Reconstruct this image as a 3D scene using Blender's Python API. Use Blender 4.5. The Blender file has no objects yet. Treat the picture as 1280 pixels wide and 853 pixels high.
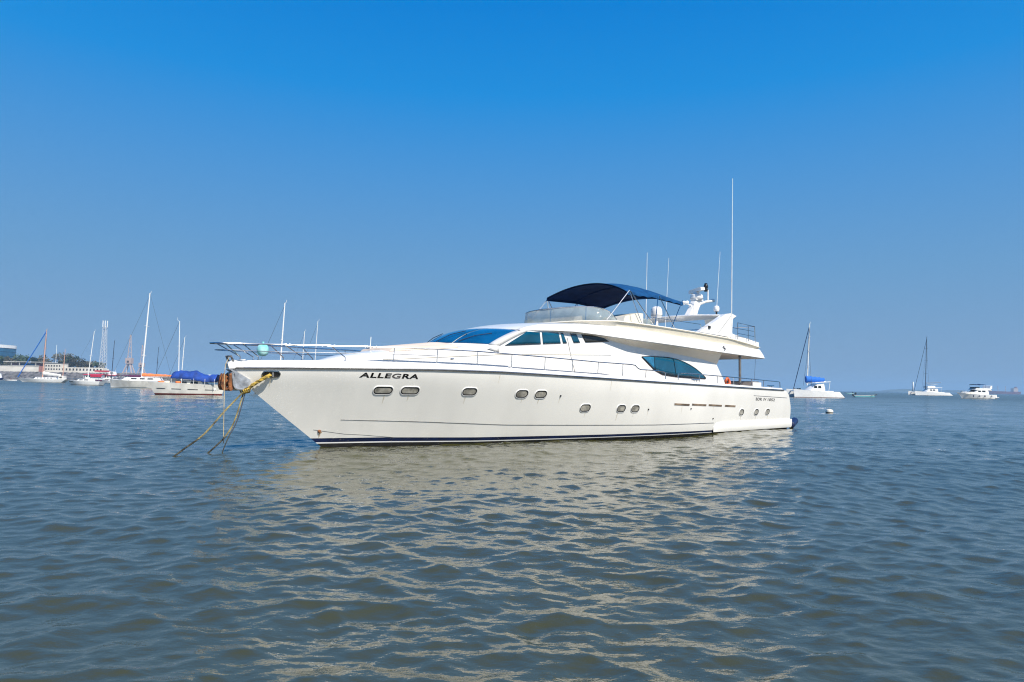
import bpy, bmesh, math, random
import numpy as np
from mathutils import Vector, Matrix, noise

random.seed(7)
scene = bpy.context.scene
COL = scene.collection
R = math.radians

# ------------------------------------------------------------------ camera
cam_d = bpy.data.cameras.new('camera')
cam = bpy.data.objects.new('camera', cam_d)
COL.objects.link(cam)
cam_d.sensor_width = 36.0
cam_d.lens = 23.99
cam_d.clip_start = 0.1
cam_d.clip_end = 30000.0
pitch, roll = math.atan(55.7 / 853.0), R(0.95)
fwd = Vector((0, math.cos(pitch), math.sin(pitch)))
up0 = Vector((0, -math.sin(pitch), math.cos(pitch)))
rt0 = Vector((1, 0, 0))
rt = rt0 * math.cos(roll) + up0 * math.sin(roll)
up = up0 * math.cos(roll) - rt0 * math.sin(roll)
m = Matrix((rt, up, -fwd)).transposed().to_4x4()
m.translation = Vector((0, 0, 1.8))
cam.matrix_world = m
scene.camera = cam

# ------------------------------------------------------------------ sky and sun
SUN_EL, SUN_AZ = 47.0, 143.0            # azimuth clockwise from +Y, so the sun stands behind the camera, to the right
world = bpy.data.worlds.new('World')
scene.world = world
world.use_nodes = True
wn, wl = world.node_tree.nodes, world.node_tree.links
bg = wn['Background']
sky = wn.new('ShaderNodeTexSky')
sky.sky_type = 'NISHITA'
sky.sun_disc = False
sky.sun_elevation = R(SUN_EL)
sky.sun_rotation = R(SUN_AZ)
sky.altitude = 0
sky.air_density = 1.0
sky.dust_density = 0.6
sky.ozone_density = 4.0
# the deep, hazy blue of this day: the sky's own colour by height above the horizon, over the physical sky
SKY_STRENGTH = 0.10
EXPOSURE = 0.38
geo = wn.new('ShaderNodeNewGeometry')
sep = wn.new('ShaderNodeSeparateXYZ')
wl.new(geo.outputs['Incoming'], sep.inputs[0])
neg = wn.new('ShaderNodeMath'); neg.operation = 'MULTIPLY'; neg.inputs[1].default_value = -1.0
wl.new(sep.outputs['Z'], neg.inputs[0])
asn = wn.new('ShaderNodeMath'); asn.operation = 'ARCSINE'; asn.use_clamp = False
wl.new(neg.outputs[0], asn.inputs[0])
nrm = wn.new('ShaderNodeMath'); nrm.operation = 'DIVIDE'; nrm.inputs[1].default_value = math.pi / 2
wl.new(asn.outputs[0], nrm.inputs[0])
ramp = wn.new('ShaderNodeValToRGB')
SKY = [(0.0, (.225, .365, .55)), (3.0, (.205, .360, .57)), (9.0, (.145, .342, .605)), (15.4, (.085, .310, .66)), (23.5, (.010, .268, .72)), (30.0, (.000, .215, .67)), (50.0, (.0, .15, .52)), (90.0, (.0, .11, .42))]
el = ramp.color_ramp.elements
el[0].position, el[1].position = 0.0, 1.0
for d, c in SKY[1:-1]:
    el.new(d / 90.0)
for e, (d, c) in zip(el, SKY):
    e.position = d / 90.0
    e.color = (*c, 1)
wl.new(nrm.outputs[0], ramp.inputs[0])
scl = wn.new('ShaderNodeVectorMath'); scl.operation = 'SCALE'; scl.inputs['Scale'].default_value = 1.0 / SKY_STRENGTH / 2 ** EXPOSURE
wl.new(ramp.outputs[0], scl.inputs[0])
mixn = wn.new('ShaderNodeMix'); mixn.data_type = 'RGBA'; mixn.inputs[0].default_value = 0.99
wl.new(sky.outputs[0], mixn.inputs[6])
wl.new(scl.outputs[0], mixn.inputs[7])
wl.new(mixn.outputs[2], bg.inputs[0])
bg.inputs[1].default_value = SKY_STRENGTH

sun_d = bpy.data.lights.new('sun', 'SUN')
sun_d.energy = 5.0
sun_d.angle = R(0.5)
sun_d.color = (1.0, 0.93, 0.81)
sun = bpy.data.objects.new('sun', sun_d)
COL.objects.link(sun)
to_sun = Vector((math.sin(R(SUN_AZ)) * math.cos(R(SUN_EL)), math.cos(R(SUN_AZ)) * math.cos(R(SUN_EL)), math.sin(R(SUN_EL))))
sun.rotation_euler = to_sun.to_track_quat('Z', 'Y').to_euler()

vs = scene.view_settings
vs.view_transform = 'Standard'
vs.look = 'None'
vs.exposure = EXPOSURE
vs.gamma = 1.0
vs.use_curve_mapping = False
try:
    scene.cycles.max_bounces = 6
    scene.cycles.volume_bounces = 0
    scene.cycles.transparent_max_bounces = 12
    scene.cycles.use_denoising = True
    scene.cycles.denoising_prefilter = 'FAST'
    scene.cycles.filter_width = 1.15
    scene.cycles.sample_clamp_indirect = 6.0
except Exception:
    pass

# ------------------------------------------------------------------ materials
def mat(name, col, rough=0.5, metal=0.0, vary=0.06, scale=6.0, spec=0.5, bump=0.0, bscale=40.0, coat=0.0, alpha=1.0, trans=0.0, ior=1.5, col2=None, stretch=None):
    m = bpy.data.materials.new(name)
    m.use_nodes = True
    nt = m.node_tree
    n, l = nt.nodes, nt.links
    b = n['Principled BSDF']
    b.inputs['Roughness'].default_value = rough
    b.inputs['Metallic'].default_value = metal
    b.inputs['Specular IOR Level'].default_value = spec
    b.inputs['Coat Weight'].default_value = coat
    b.inputs['Coat Roughness'].default_value = 0.04
    b.inputs['IOR'].default_value = ior
    b.inputs['Transmission Weight'].default_value = trans
    b.inputs['Alpha'].default_value = alpha
    tc = n.new('ShaderNodeTexCoord')
    src = tc.outputs['Object']
    if stretch:
        mp = n.new('ShaderNodeMapping')
        mp.inputs['Scale'].default_value = stretch
        l.new(src, mp.inputs[0])
        src = mp.outputs[0]
    nz = n.new('ShaderNodeTexNoise')
    nz.inputs['Scale'].default_value = scale
    nz.inputs['Detail'].default_value = 5
    l.new(src, nz.inputs['Vector'])
    rp = n.new('ShaderNodeValToRGB')
    c2 = col2 or tuple(max(0, c * (1 - 2.2 * vary)) for c in col)
    c1 = col if col2 else tuple(min(1, c * (1 + vary)) for c in col)
    rp.color_ramp.elements[0].position = 0.32
    rp.color_ramp.elements[1].position = 0.62
    rp.color_ramp.elements[0].color = (*c2, 1)
    rp.color_ramp.elements[1].color = (*c1, 1)
    l.new(nz.outputs['Fac'], rp.inputs[0])
    l.new(rp.outputs[0], b.inputs['Base Color'])
    if bump:
        nb = n.new('ShaderNodeTexNoise')
        nb.inputs['Scale'].default_value = bscale
        nb.inputs['Detail'].default_value = 4
        l.new(src, nb.inputs['Vector'])
        bp = n.new('ShaderNodeBump')
        bp.inputs['Strength'].default_value = bump
        bp.inputs['Distance'].default_value = 0.02
        l.new(nb.outputs['Fac'], bp.inputs['Height'])
        l.new(bp.outputs[0], b.inputs['Normal'])
    return m

M = {}
M['gelcoat'] = mat('gelcoat', (0.78, 0.765, 0.735), 0.22, vary=0.02, scale=0.8, coat=0.3)
M['hull_white'] = mat('hull_white', (0.82, 0.80, 0.75), 0.25, vary=0.03, scale=0.7, coat=0.3, bump=0.06, bscale=1.6, stretch=(1, 1, 0.35))
M['soffit_bounce'] = mat('soffit_bounce', (0.86, 0.81, 0.70), 0.4, vary=0.02, scale=1.5)  # warm light bounced up from water and hull, put into the colour
M['pad'] = mat('tan_cushion', (0.66, 0.55, 0.45), 0.8, vary=0.05, scale=2)
M['cream'] = mat('cream', (0.80, 0.74, 0.61), 0.4, vary=0.03, scale=1.5)
M['navy'] = mat('navy_paint', (0.006, 0.014, 0.06), 0.25, vary=0.2, scale=2)
M['antifoul'] = mat('antifouling', (0.012, 0.012, 0.013), 0.5, vary=0.3, scale=5)
M['rubber'] = mat('grey_rubber', (0.16, 0.16, 0.16), 0.4, vary=0.2, scale=3)
M['black'] = mat('black_plastic', (0.015, 0.015, 0.016), 0.4, vary=0.2)
M['steel'] = mat('stainless_steel', (0.62, 0.62, 0.62), 0.2, metal=1.0, vary=0.1, scale=9)
M['greymetal'] = mat('grey_metal', (0.22, 0.21, 0.2), 0.4, metal=0.4, vary=0.1)
M['glass'] = mat('tinted_glass', (0.003, 0.085, 0.22), 0.04, spec=0.9, vary=0.12, scale=1.2, coat=0.6)
M['glass_side'] = mat('tinted_side_glass', (0.003, 0.070, 0.125), 0.04, spec=0.8, vary=0.15, scale=1.2, coat=0.4)
M['glass_sky_view'] = mat('sky_through_glass', (0.02, 0.16, 0.30), 0.04, spec=0.8, vary=0.1, coat=0.4)  # bright sky seen through the window, put into the colour of an opaque pane
M['glass_dark'] = mat('smoked_glass', (0.03, 0.032, 0.03), 0.08, vary=0.2, scale=1.5)
M['port_glass'] = mat('porthole_glass', (0.36, 0.34, 0.29), 0.06, vary=0.25, scale=5)
M['acrylic'] = mat('acrylic_screen', (0.36, 0.42, 0.42), 0.1, vary=0.08, scale=2, alpha=0.55)
M['underside_shade'] = mat('navy_underside_shade', (0.003, 0.016, 0.062), 0.85, vary=0.15, scale=3, spec=0.1)  # shade under the canopy put into the colour, a darker copy of the canvas
M['canvas'] = mat('navy_canvas', (0.006, 0.060, 0.175), 0.8, vary=0.15, scale=3, spec=0.15, bump=0.25, bscale=9)
M['wood'] = mat('teak', (0.20, 0.12, 0.07), 0.6, vary=0.2, scale=8)
M['slot'] = mat('vent_slot', (0.22, 0.16, 0.11), 0.5, vary=0.3, scale=3)
M['rope_yellow'] = mat('yellow_rope', (0.62, 0.42, 0.07), 0.85, col2=(0.10, 0.075, 0.03), scale=9, bump=0.8, bscale=60)
M['rope_old'] = mat('old_rope', (0.38, 0.31, 0.13), 0.9, col2=(0.06, 0.055, 0.04), scale=3.2, bump=0.8, bscale=60)
M['rope_wet'] = mat('wet_rope', (0.05, 0.045, 0.02), 0.5, col2=(0.02, 0.02, 0.015), scale=5, bump=0.6, bscale=60)
M['rope_thin'] = mat('pale_rope', (0.55, 0.44, 0.25), 0.9, vary=0.2, scale=9)
M['rust'] = mat('rusty_iron', (0.30, 0.11, 0.035), 0.85, col2=(0.05, 0.022, 0.012), scale=9, bump=0.6, bscale=30)
M['steel_old'] = mat('weathered_steel', (0.55, 0.55, 0.55), 0.35, metal=0.6, vary=0.2, scale=6)
M['aqua'] = mat('aqua_buoy', (0.42, 0.72, 0.70), 0.6, col2=(0.12, 0.50, 0.50), scale=5)
M['orange'] = mat('orange_plastic', (0.65, 0.13, 0.04), 0.5, vary=0.15)
M['lettering'] = mat('black_lettering', (0.012, 0.012, 0.016), 0.35, vary=0.1)
M['fender'] = mat('navy_fender', (0.008, 0.02, 0.08), 0.45, vary=0.2)
M['white_paint'] = mat('white_paint', (0.84, 0.84, 0.82), 0.4, vary=0.04, scale=1.5)
M['dirty_white'] = mat('dirty_white_paint', (0.70, 0.68, 0.62), 0.5, vary=0.1, scale=0.9)
M['maroon'] = mat('maroon_paint', (0.16, 0.03, 0.025), 0.5, vary=0.2)
M['red'] = mat('red_paint', (0.52, 0.02, 0.05), 0.5, vary=0.15)
M['purple'] = mat('dark_red_paint', (0.13, 0.02, 0.07), 0.5, vary=0.2)
M['orange_canvas'] = mat('orange_canvas', (0.78, 0.22, 0.07), 0.8, vary=0.1)
M['blue_canvas'] = mat('blue_canvas', (0.008, 0.05, 0.28), 0.8, vary=0.2, scale=1.5, bump=0.3, bscale=4)
M['bright_canvas'] = mat('bright_blue_canvas', (0.01, 0.14, 0.55), 0.8, vary=0.1)
M['alloy'] = mat('white_alloy', (0.80, 0.80, 0.78), 0.35, vary=0.05)
M['mast_tan'] = mat('varnished_mast', (0.62, 0.34, 0.24), 0.45, vary=0.1)
M['dark_mast'] = mat('dark_mast', (0.03, 0.035, 0.06), 0.5, vary=0.1)
M['wire'] = mat('rigging_wire', (0.05, 0.05, 0.06), 0.5, vary=0.1)
M['sail'] = mat('sailcloth', (0.80, 0.78, 0.72), 0.8, vary=0.05)
M['teal'] = mat('teal_paint', (0.18, 0.50, 0.55), 0.5, vary=0.1)
M['bldg_glass'] = mat('building_glass', (0.03, 0.12, 0.22), 0.3, vary=0.15, scale=0.2)
M['stone'] = mat('dark_stone', (0.16, 0.155, 0.16), 0.9, col2=(0.05, 0.05, 0.055), scale=0.45, bump=0.8, bscale=1)
M['plaster'] = mat('plaster', (0.68, 0.64, 0.56), 0.8, vary=0.08, scale=0.15)
M['roof'] = mat('roof_sheet', (0.30, 0.14, 0.12), 0.7, vary=0.15, scale=0.2)
M['shadow'] = mat('dark_opening', (0.04, 0.04, 0.045), 0.7, vary=0.2)
M['leaf'] = mat('foliage', (0.07, 0.11, 0.045), 0.8, col2=(0.035, 0.06, 0.03), scale=0.5)
M['leaf_dry'] = mat('dry_foliage', (0.12, 0.11, 0.07), 0.8, col2=(0.06, 0.055, 0.03), scale=0.5)
M['bark'] = mat('bark', (0.10, 0.075, 0.05), 0.9, vary=0.2)
M['lattice'] = mat('galvanised_lattice', (0.62, 0.62, 0.62), 0.5, vary=0.1)
M['crane'] = mat('crane_paint', (0.46, 0.36, 0.32), 0.6, vary=0.1)
M['hillmat'] = mat('hill_green', (0.05, 0.07, 0.05), 0.9, vary=0.2, scale=0.01)

# ------------------------------------------------------------------ mesh helpers
class MB:
    def __init__(s):
        s.v, s.f, s.mi = [], [], []
        s.cur = 0

    def add(s, vs_, fs):
        o = len(s.v)
        s.v += [tuple(p) for p in vs_]
        s.f += [tuple(i + o for i in f) for f in fs]
        s.mi += [s.cur] * len(fs)
        return s

    def grid(s, rows, close_u=False, close_v=False):
        nr, nc = len(rows), len(rows[0])
        vs_ = [p for r in rows for p in r]
        fs = []
        for i in range(nr if close_v else nr - 1):
            for j in range(nc if close_u else nc - 1):
                a, b_ = i, (i + 1) % nr
                c, d = j, (j + 1) % nc
                fs.append((a * nc + c, a * nc + d, b_ * nc + d, b_ * nc + c))
        return s.add(vs_, fs)

    def box(s, c, d, rz=0.0, taper=1.0):
        x, y, z = d[0] / 2, d[1] / 2, d[2] / 2
        ca, sa = math.cos(rz), math.sin(rz)
        pts = []
        for sz in (-1, 1):
            t = taper if sz > 0 else 1.0
            for sx, sy in ((-1, -1), (1, -1), (1, 1), (-1, 1)):
                px, py = sx * x * t, sy * y * t
                pts.append((c[0] + px * ca - py * sa, c[1] + px * sa + py * ca, c[2] + sz * z))
        return s.add(pts, [(3, 2, 1, 0), (4, 5, 6, 7), (0, 1, 5, 4), (1, 2, 6, 5), (2, 3, 7, 6), (3, 0, 4, 7)])

    def tube(s, path, r, n=8, caps=True):
        P = [Vector(p) for p in path]
        rr = r if isinstance(r, (list, tuple)) else [r] * len(P)
        rows = []
        prev = None
        for i, p in enumerate(P):
            t = (P[min(i + 1, len(P) - 1)] - P[max(i - 1, 0)]).normalized()
            ref = Vector((0, 0, 1)) if abs(t.z) < 0.9 else Vector((1, 0, 0))
            if prev is not None:
                a = (prev - t * prev.dot(t)).normalized()
            else:
                a = t.cross(ref).normalized()
            prev = a
            b_ = t.cross(a)
            rows.append([p + (a * math.cos(2 * math.pi * k / n) + b_ * math.sin(2 * math.pi * k / n)) * rr[i] for k in range(n)])
        o = len(s.v)
        s.grid(rows, close_u=True)
        if caps:
            s.f.append(tuple(o + k for k in range(n)))
            e = o + (len(P) - 1) * n
            s.f.append(tuple(e + k for k in reversed(range(n))))
            s.mi += [s.cur] * 2
        return s

    def lathe(s, prof, c=(0, 0, 0), n=20, axis='z'):
        rows = []
        for r, h in prof:
            row = []
            for k in range(n):
                a = 2 * math.pi * k / n
                if axis == 'z':
                    row.append((c[0] + r * math.cos(a), c[1] + r * math.sin(a), c[2] + h))
                elif axis == 'x':
                    row.append((c[0] + h, c[1] + r * math.cos(a), c[2] + r * math.sin(a)))
                else:
                    row.append((c[0] + r * math.cos(a), c[1] + h, c[2] + r * math.sin(a)))
            rows.append(row)
        return s.grid(rows, close_u=True)

    def prism(s, poly, d0, d1, axis='y'):
        # poly in the plane across the axis, extruded from d0 to d1
        def pt(p, d):
            return (p[0], d, p[1]) if axis == 'y' else ((d, p[0], p[1]) if axis == 'x' else (p[0], p[1], d))
        n = len(poly)
        vs_ = [pt(p, d0) for p in poly] + [pt(p, d1) for p in poly]
        fs = [tuple(range(n)), tuple(range(2 * n - 1, n - 1, -1))] + [(i, i + n, (i + 1) % n + n, (i + 1) % n) for i in range(n)]
        return s.add(vs_, fs)

    def build(s, name, material, parent=None, smooth=True, loc=None, angle=40, solid=0.0):
        me = bpy.data.meshes.new(name)
        me.from_pydata(s.v, [], s.f)
        bm = bmesh.new()
        bm.from_mesh(me)
        bmesh.ops.remove_doubles(bm, verts=bm.verts, dist=1e-5)
        bmesh.ops.recalc_face_normals(bm, faces=bm.faces)
        bm.to_mesh(me)
        bm.free()
        mats = material if isinstance(material, (list, tuple)) else [material]
        for x in mats:
            me.materials.append(M[x] if isinstance(x, str) else x)
        if len(mats) > 1 and len(me.polygons) == len(s.mi):
            me.polygons.foreach_set('material_index', s.mi)
        if smooth:
            me.polygons.foreach_set('use_smooth', [True] * len(me.polygons))
            try:
                me.set_sharp_from_angle(angle=R(angle))
            except Exception:
                pass
        o = bpy.data.objects.new(name, me)
        COL.objects.link(o)
        if solid:
            md = o.modifiers.new('solid', 'SOLIDIFY')
            md.thickness = solid
            md.offset = 0
        if parent is not None:
            o.parent = parent
        if loc is not None:
            o.location = loc
        return o


def tag(o, label=None, cat=None, group=None, kind=None):
    if label: o['label'] = label
    if cat: o['category'] = cat
    if group: o['group'] = group
    if kind: o['kind'] = kind
    return o


def thing(name, label, cat, loc=(0, 0, 0), rz=0.0, group=None):
    o = bpy.data.objects.new(name, None)
    o.empty_display_size = 0.3
    COL.objects.link(o)
    o.location = loc
    o.rotation_euler = (0, 0, rz)
    return tag(o, label, cat, group)


def recentre(o):
    """put the origin of a top-level mesh at the middle of its base"""
    me = o.data
    co = np.empty(len(me.vertices) * 3)
    me.vertices.foreach_get('co', co)
    co = co.reshape(-1, 3)
    c = Vector((float((co[:, 0].min() + co[:, 0].max()) / 2), float((co[:, 1].min() + co[:, 1].max()) / 2), float(co[:, 2].min())))
    me.transform(Matrix.Translation(-c))
    o.location = o.matrix_basis @ c
    return o


def catmull(pts, n=8):
    P = [Vector(p) for p in pts]
    P = [P[0] * 2 - P[1]] + P + [P[-1] * 2 - P[-2]]
    out = []
    for i in range(1, len(P) - 2):
        p0, p1, p2, p3 = P[i - 1], P[i], P[i + 1], P[i + 2]
        for k in range(n):
            t = k / n
            out.append(0.5 * ((2 * p1) + (-p0 + p2) * t + (2 * p0 - 5 * p1 + 4 * p2 - p3) * t * t + (-p0 + 3 * p1 - 3 * p2 + p3) * t ** 3))
    out.append(P[-2])
    return out

# ------------------------------------------------------------------ water
def make_water():
    rng = np.random.default_rng(11)
    cx, cy = 0.0, -4.0
    radii = [4.0]
    while radii[-1] < 1500:
        radii.append(radii[-1] * 1.0030)
    while radii[-1] < 14000:
        radii.append(radii[-1] * 1.035)
    radii = np.array(radii)
    nr = len(radii)
    nc = 1300
    ang = np.linspace(R(90 + 68), R(90 - 68), nc)
    X = cx + radii[:, None] * np.cos(ang)[None, :]
    Y = cy + radii[:, None] * np.sin(ang)[None, :]
    Z = np.zeros_like(X)
    DX = np.zeros_like(X)
    DY = np.zeros_like(X)
    spacing = np.gradient(radii)
    N = 270
    lam = np.exp(rng.uniform(np.log(0.085), np.log(0.85), N))
    lam[:56] = np.exp(rng.uniform(np.log(0.85), np.log(4.5), 56))
    lam[:14] = np.exp(rng.uniform(np.log(6.0), np.log(18.0), 14))
    th = R(-97) + rng.normal(0, 0.75, N)
    ph = rng.uniform(0, 2 * np.pi, N)
    for i in range(N):
        k = 2 * np.pi / lam[i]
        s = (0.009 if lam[i] > 5.5 else 0.0048 if lam[i] > 2.0 else (0.0115 if lam[i] > 0.85 else (0.0165 if lam[i] > 0.30 else 0.0150))) * rng.uniform(0.6, 1.4)
        a = s / k
        w = np.clip(lam[i] / (spacing * 2.6) - 1.0, 0, 1)
        last = int(np.count_nonzero(w > 0))
        if last == 0:
            continue
        dx, dy = math.cos(th[i]), math.sin(th[i])
        arg = k * (X[:last] * dx + Y[:last] * dy) + ph[i]
        c, sn = np.cos(arg), np.sin(arg)
        ww = (w[:last] * a)[:, None]
        Z[:last] += ww * c
        DX[:last] -= ww * dx * sn * 0.95
        DY[:last] -= ww * dy * sn * 0.95
    X += DX
    Y += DY
    co = np.stack([X, Y, Z], -1).reshape(-1, 3).astype(np.float32)
    idx = np.arange(nr * nc).reshape(nr, nc)
    q = np.stack([idx[:-1, :-1], idx[:-1, 1:], idx[1:, 1:], idx[1:, :-1]], -1).reshape(-1, 4)
    q = q[:, ::-1]
    me = bpy.data.meshes.new('water')
    me.vertices.add(len(co))
    me.vertices.foreach_set('co', co.ravel())
    me.loops.add(q.size)
    me.loops.foreach_set('vertex_index', q.astype(np.int32).ravel())
    me.polygons.add(len(q))
    me.polygons.foreach_set('loop_start', np.arange(0, q.size, 4, dtype=np.int32))
    me.polygons.foreach_set('use_smooth', np.ones(len(q), dtype=bool))
    me.update(calc_edges=True)
    if me.polygons[0].normal.z < 0:
        me.flip_normals()
    o = bpy.data.objects.new('water', me)
    COL.objects.link(o)
    o['kind'] = 'structure'
    mt = bpy.data.materials.new('sea_water')
    mt.use_nodes = True
    n, l = mt.node_tree.nodes, mt.node_tree.links
    b = n['Principled BSDF']
    b.inputs['Roughness'].default_value = 0.02
    b.inputs['IOR'].default_value = 1.78
    b.inputs['Specular IOR Level'].default_value = 0.5
    tc = n.new('ShaderNodeTexCoord')
    nz = n.new('ShaderNodeTexNoise')
    nz.inputs['Scale'].default_value = 0.06
    nz.inputs['Detail'].default_value = 4
    l.new(tc.outputs['Object'], nz.inputs['Vector'])
    rp = n.new('ShaderNodeValToRGB')
    rp.color_ramp.elements[0].color = (0.040, 0.043, 0.011, 1)
    rp.color_ramp.elements[1].color = (0.055, 0.051, 0.013, 1)
    l.new(nz.outputs['Fac'], rp.inputs[0])
    l.new(rp.outputs[0], b.inputs['Base Color'])
    # the sheltered water round the yacht is glassier than the open harbour, which the wind ruffles
    ln = n.new('ShaderNodeVectorMath')
    ln.operation = 'DISTANCE'
    ln.inputs[1].default_value = (4.0, 12.0, 0.0)
    l.new(tc.outputs['Object'], ln.inputs[0])
    mr = n.new('ShaderNodeMapRange')
    mr.inputs['From Min'].default_value = 30.0
    mr.inputs['From Max'].default_value = 240.0
    mr.inputs['To Min'].default_value = 0.015
    mr.inputs['To Max'].default_value = 0.26
    l.new(ln.outputs['Value'], mr.inputs['Value'])
    l.new(mr.outputs[0], b.inputs['Roughness'])
    prev = None
    for sc, dist, st in ((2.2, 0.040, 0.45), (5.5, 0.018, 0.55), (14.0, 0.0065, 0.6), (34.0, 0.0028, 0.6)):
        mp = n.new('ShaderNodeMapping')
        mp.inputs['Scale'].default_value = (0.75, 1.25, 1)
        mp.inputs['Rotation'].default_value = (0, 0, R(8 * sc))
        l.new(tc.outputs['Object'], mp.inputs[0])
        z = n.new('ShaderNodeTexNoise')
        z.inputs['Scale'].default_value = sc
        z.inputs['Detail'].default_value = 2
        z.inputs['Roughness'].default_value = 0.5
        l.new(mp.outputs[0], z.inputs['Vector'])
        bp = n.new('ShaderNodeBump')
        bp.inputs['Strength'].default_value = st
        bp.inputs['Distance'].default_value = dist
        l.new(z.outputs['Fac'], bp.inputs['Height'])
        if prev:
            l.new(prev.outputs[0], bp.inputs['Normal'])
        prev = bp
    l.new(prev.outputs[0], b.inputs['Normal'])
    me.materials.append(mt)
    return o

make_water()

# ------------------------------------------------------------------ the motor yacht (x forward, y to port, z up, 0 at the waterline)
YO, YR = Vector((11.310, 34.217, 0.0)), R(-137.34)
yacht = thing('motor_yacht', 'large white flybridge motor yacht with navy bimini, moored in the middle of the harbour', 'yacht', YO, YR)
interp = lambda x, a, b_: float(np.interp(x, a, b_))
ST_Z, ST_X = [-1, -0.4, 0, .26, .8, 1.535, 1.84, 2.10, 2.45], [20.9, 21.95, 22.44, 22.75, 23.46, 24.42, 24.60, 25.06, 25.16]
TR_Z, TR_X = [-1, 0, 0.34, 0.7, 1.05, 1.57, 1.83, 2.0], [0.3, 0.12, 0.12, 0.15, 0.25, 0.56, 1.0, 1.25]
stem = lambda z: stem_s(z)
transom = lambda z: interp(z, TR_Z, TR_X)
rub_z = lambda x: interp(x, [0, 1.6, 6.75, 11, 15, 17.8, 20, 22, 23.6, 25.2], [1.78, 1.80, 1.91, 2.01, 2.12, 2.195, 2.21, 2.19, 2.165, 2.12])
cap_h = lambda x: interp(x, [0, 1.6, 8, 12, 17, 20, 22, 25.2], [0.08, 0.09, 0.11, 0.12, 0.14, 0.19, 0.21, 0.20])

def smooth_curve(xs, ys):
    # shape-preserving cubic through the points
    xs, ys = np.array(xs, float), np.array(ys, float)
    h, d = np.diff(xs), np.diff(ys) / np.diff(xs)
    m_ = np.zeros(len(xs))
    m_[0], m_[-1] = d[0], d[-1]
    for i in range(1, len(xs) - 1):
        if d[i - 1] * d[i] > 0:
            m_[i] = (h[i - 1] + h[i]) / (h[i - 1] / d[i - 1] + h[i] / d[i])
    def f(x):
        if x <= xs[0]: return float(ys[0])
        if x >= xs[-1]: return float(ys[-1])
        i = int(np.searchsorted(xs, x)) - 1
        t = (x - xs[i]) / h[i]
        return float((2 * t ** 3 - 3 * t * t + 1) * ys[i] + (t ** 3 - 2 * t * t + t) * h[i] * m_[i] + (3 * t * t - 2 * t ** 3) * ys[i + 1] + (t ** 3 - t * t) * h[i] * m_[i + 1])
    return f
hull_mx = smooth_curve([-1, -.4, 0, .45, 1.2, 1.8, 3], [1.2, 2.2, 2.66, 2.8, 2.93, 3.0, 3.04])
hull_p = smooth_curve([-1, 0, .5, 1.2, 2.1, 3], [1.55, 1.78, 1.87, 2.03, 2.3, 2.6])
stem_s = smooth_curve([-1, 0, .26, 1.535, 2.10, 2.45], [20.9, 22.44, 22.78, 24.42, 25.05, 25.2])

def hb(x, z):
    mx = hull_mx(z)
    xe = stem_s(z)
    xm = interp(z, [0, 2.1], [7.5, 9])
    p = hull_p(z)
    t = max(0.0, (x - xm) / max(0.1, xe - xm))
    y = mx * max(0.0, 1 - t ** p)
    return y * interp(x, [0, 5], [0.975, 1.0])

def hull_pt(x, z, off=0.0):
    y = hb(x, z)
    e = 0.05
    n = Vector((-(hb(x + e, z) - hb(x - e, z)) / (2 * e), 1.0, -(hb(x, z + e) - hb(x, z - e)) / (2 * e))).normalized()
    return Vector((x, y, z)) + n * off

US = np.concatenate([np.linspace(0, 0.5, 22), np.linspace(0.5, 1.0, 52)[1:]])

def hull_strip(zlo, zhi, nv, off=0.0):
    mb = MB()
    for side in (1, -1):
        rows = []
        for u in US:
            row = []
            for k in range(nv + 1):
                x0 = u * 25.1
                z = zlo(x0) + (zhi(x0) - zlo(x0)) * k / nv
                x = transom(z) + (stem(z) - transom(z)) * u
                y = hb(x, z) + off
                if u == 1.0: y = 0.0
                row.append((x, side * y, z))
            rows.append(row)
        mb.grid(rows)
    # transom face
    u = 0.0
    rows = []
    for k in range(nv + 1):
        z = zlo(0) + (zhi(0) - zlo(0)) * k / nv
        x = transom(z)
        rows.append([(x, s * hb(x, z), z) for s in np.linspace(-1, 1, 9)])
    mb.grid(rows)
    return mb

boot_hi = lambda x: interp(x, [0, 6.5, 14, 20, 22, 23, 25.1], [0.135, 0.145, 0.17, 0.205, 0.245, 0.265, 0.27])
boot_lo = lambda x: boot_hi(x) - interp(x, [0, 14, 23], [0.060, 0.085, 0.115])
pin_lo = lambda x: boot_lo(x) - interp(x, [0, 14, 23], [0.018, 0.025, 0.035])
hull_strip(boot_hi, rub_z, 16).build('hull', 'hull_white', yacht)
hull_strip(boot_lo, boot_hi, 2).build('boot_stripe', 'navy', yacht)
hull_strip(pin_lo, boot_lo, 1).build('waterline_stripe', 'white_paint', yacht)
hull_strip(lambda x: -0.7, pin_lo, 4).build('hull_bottom', 'antifoul', yacht)

def hull_line(zf, x0, x1, n=60, off=0.0):
    return [hull_pt(x0 + (x1 - x0) * i / n, zf(x0 + (x1 - x0) * i / n), off) for i in range(n + 1)]

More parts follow.
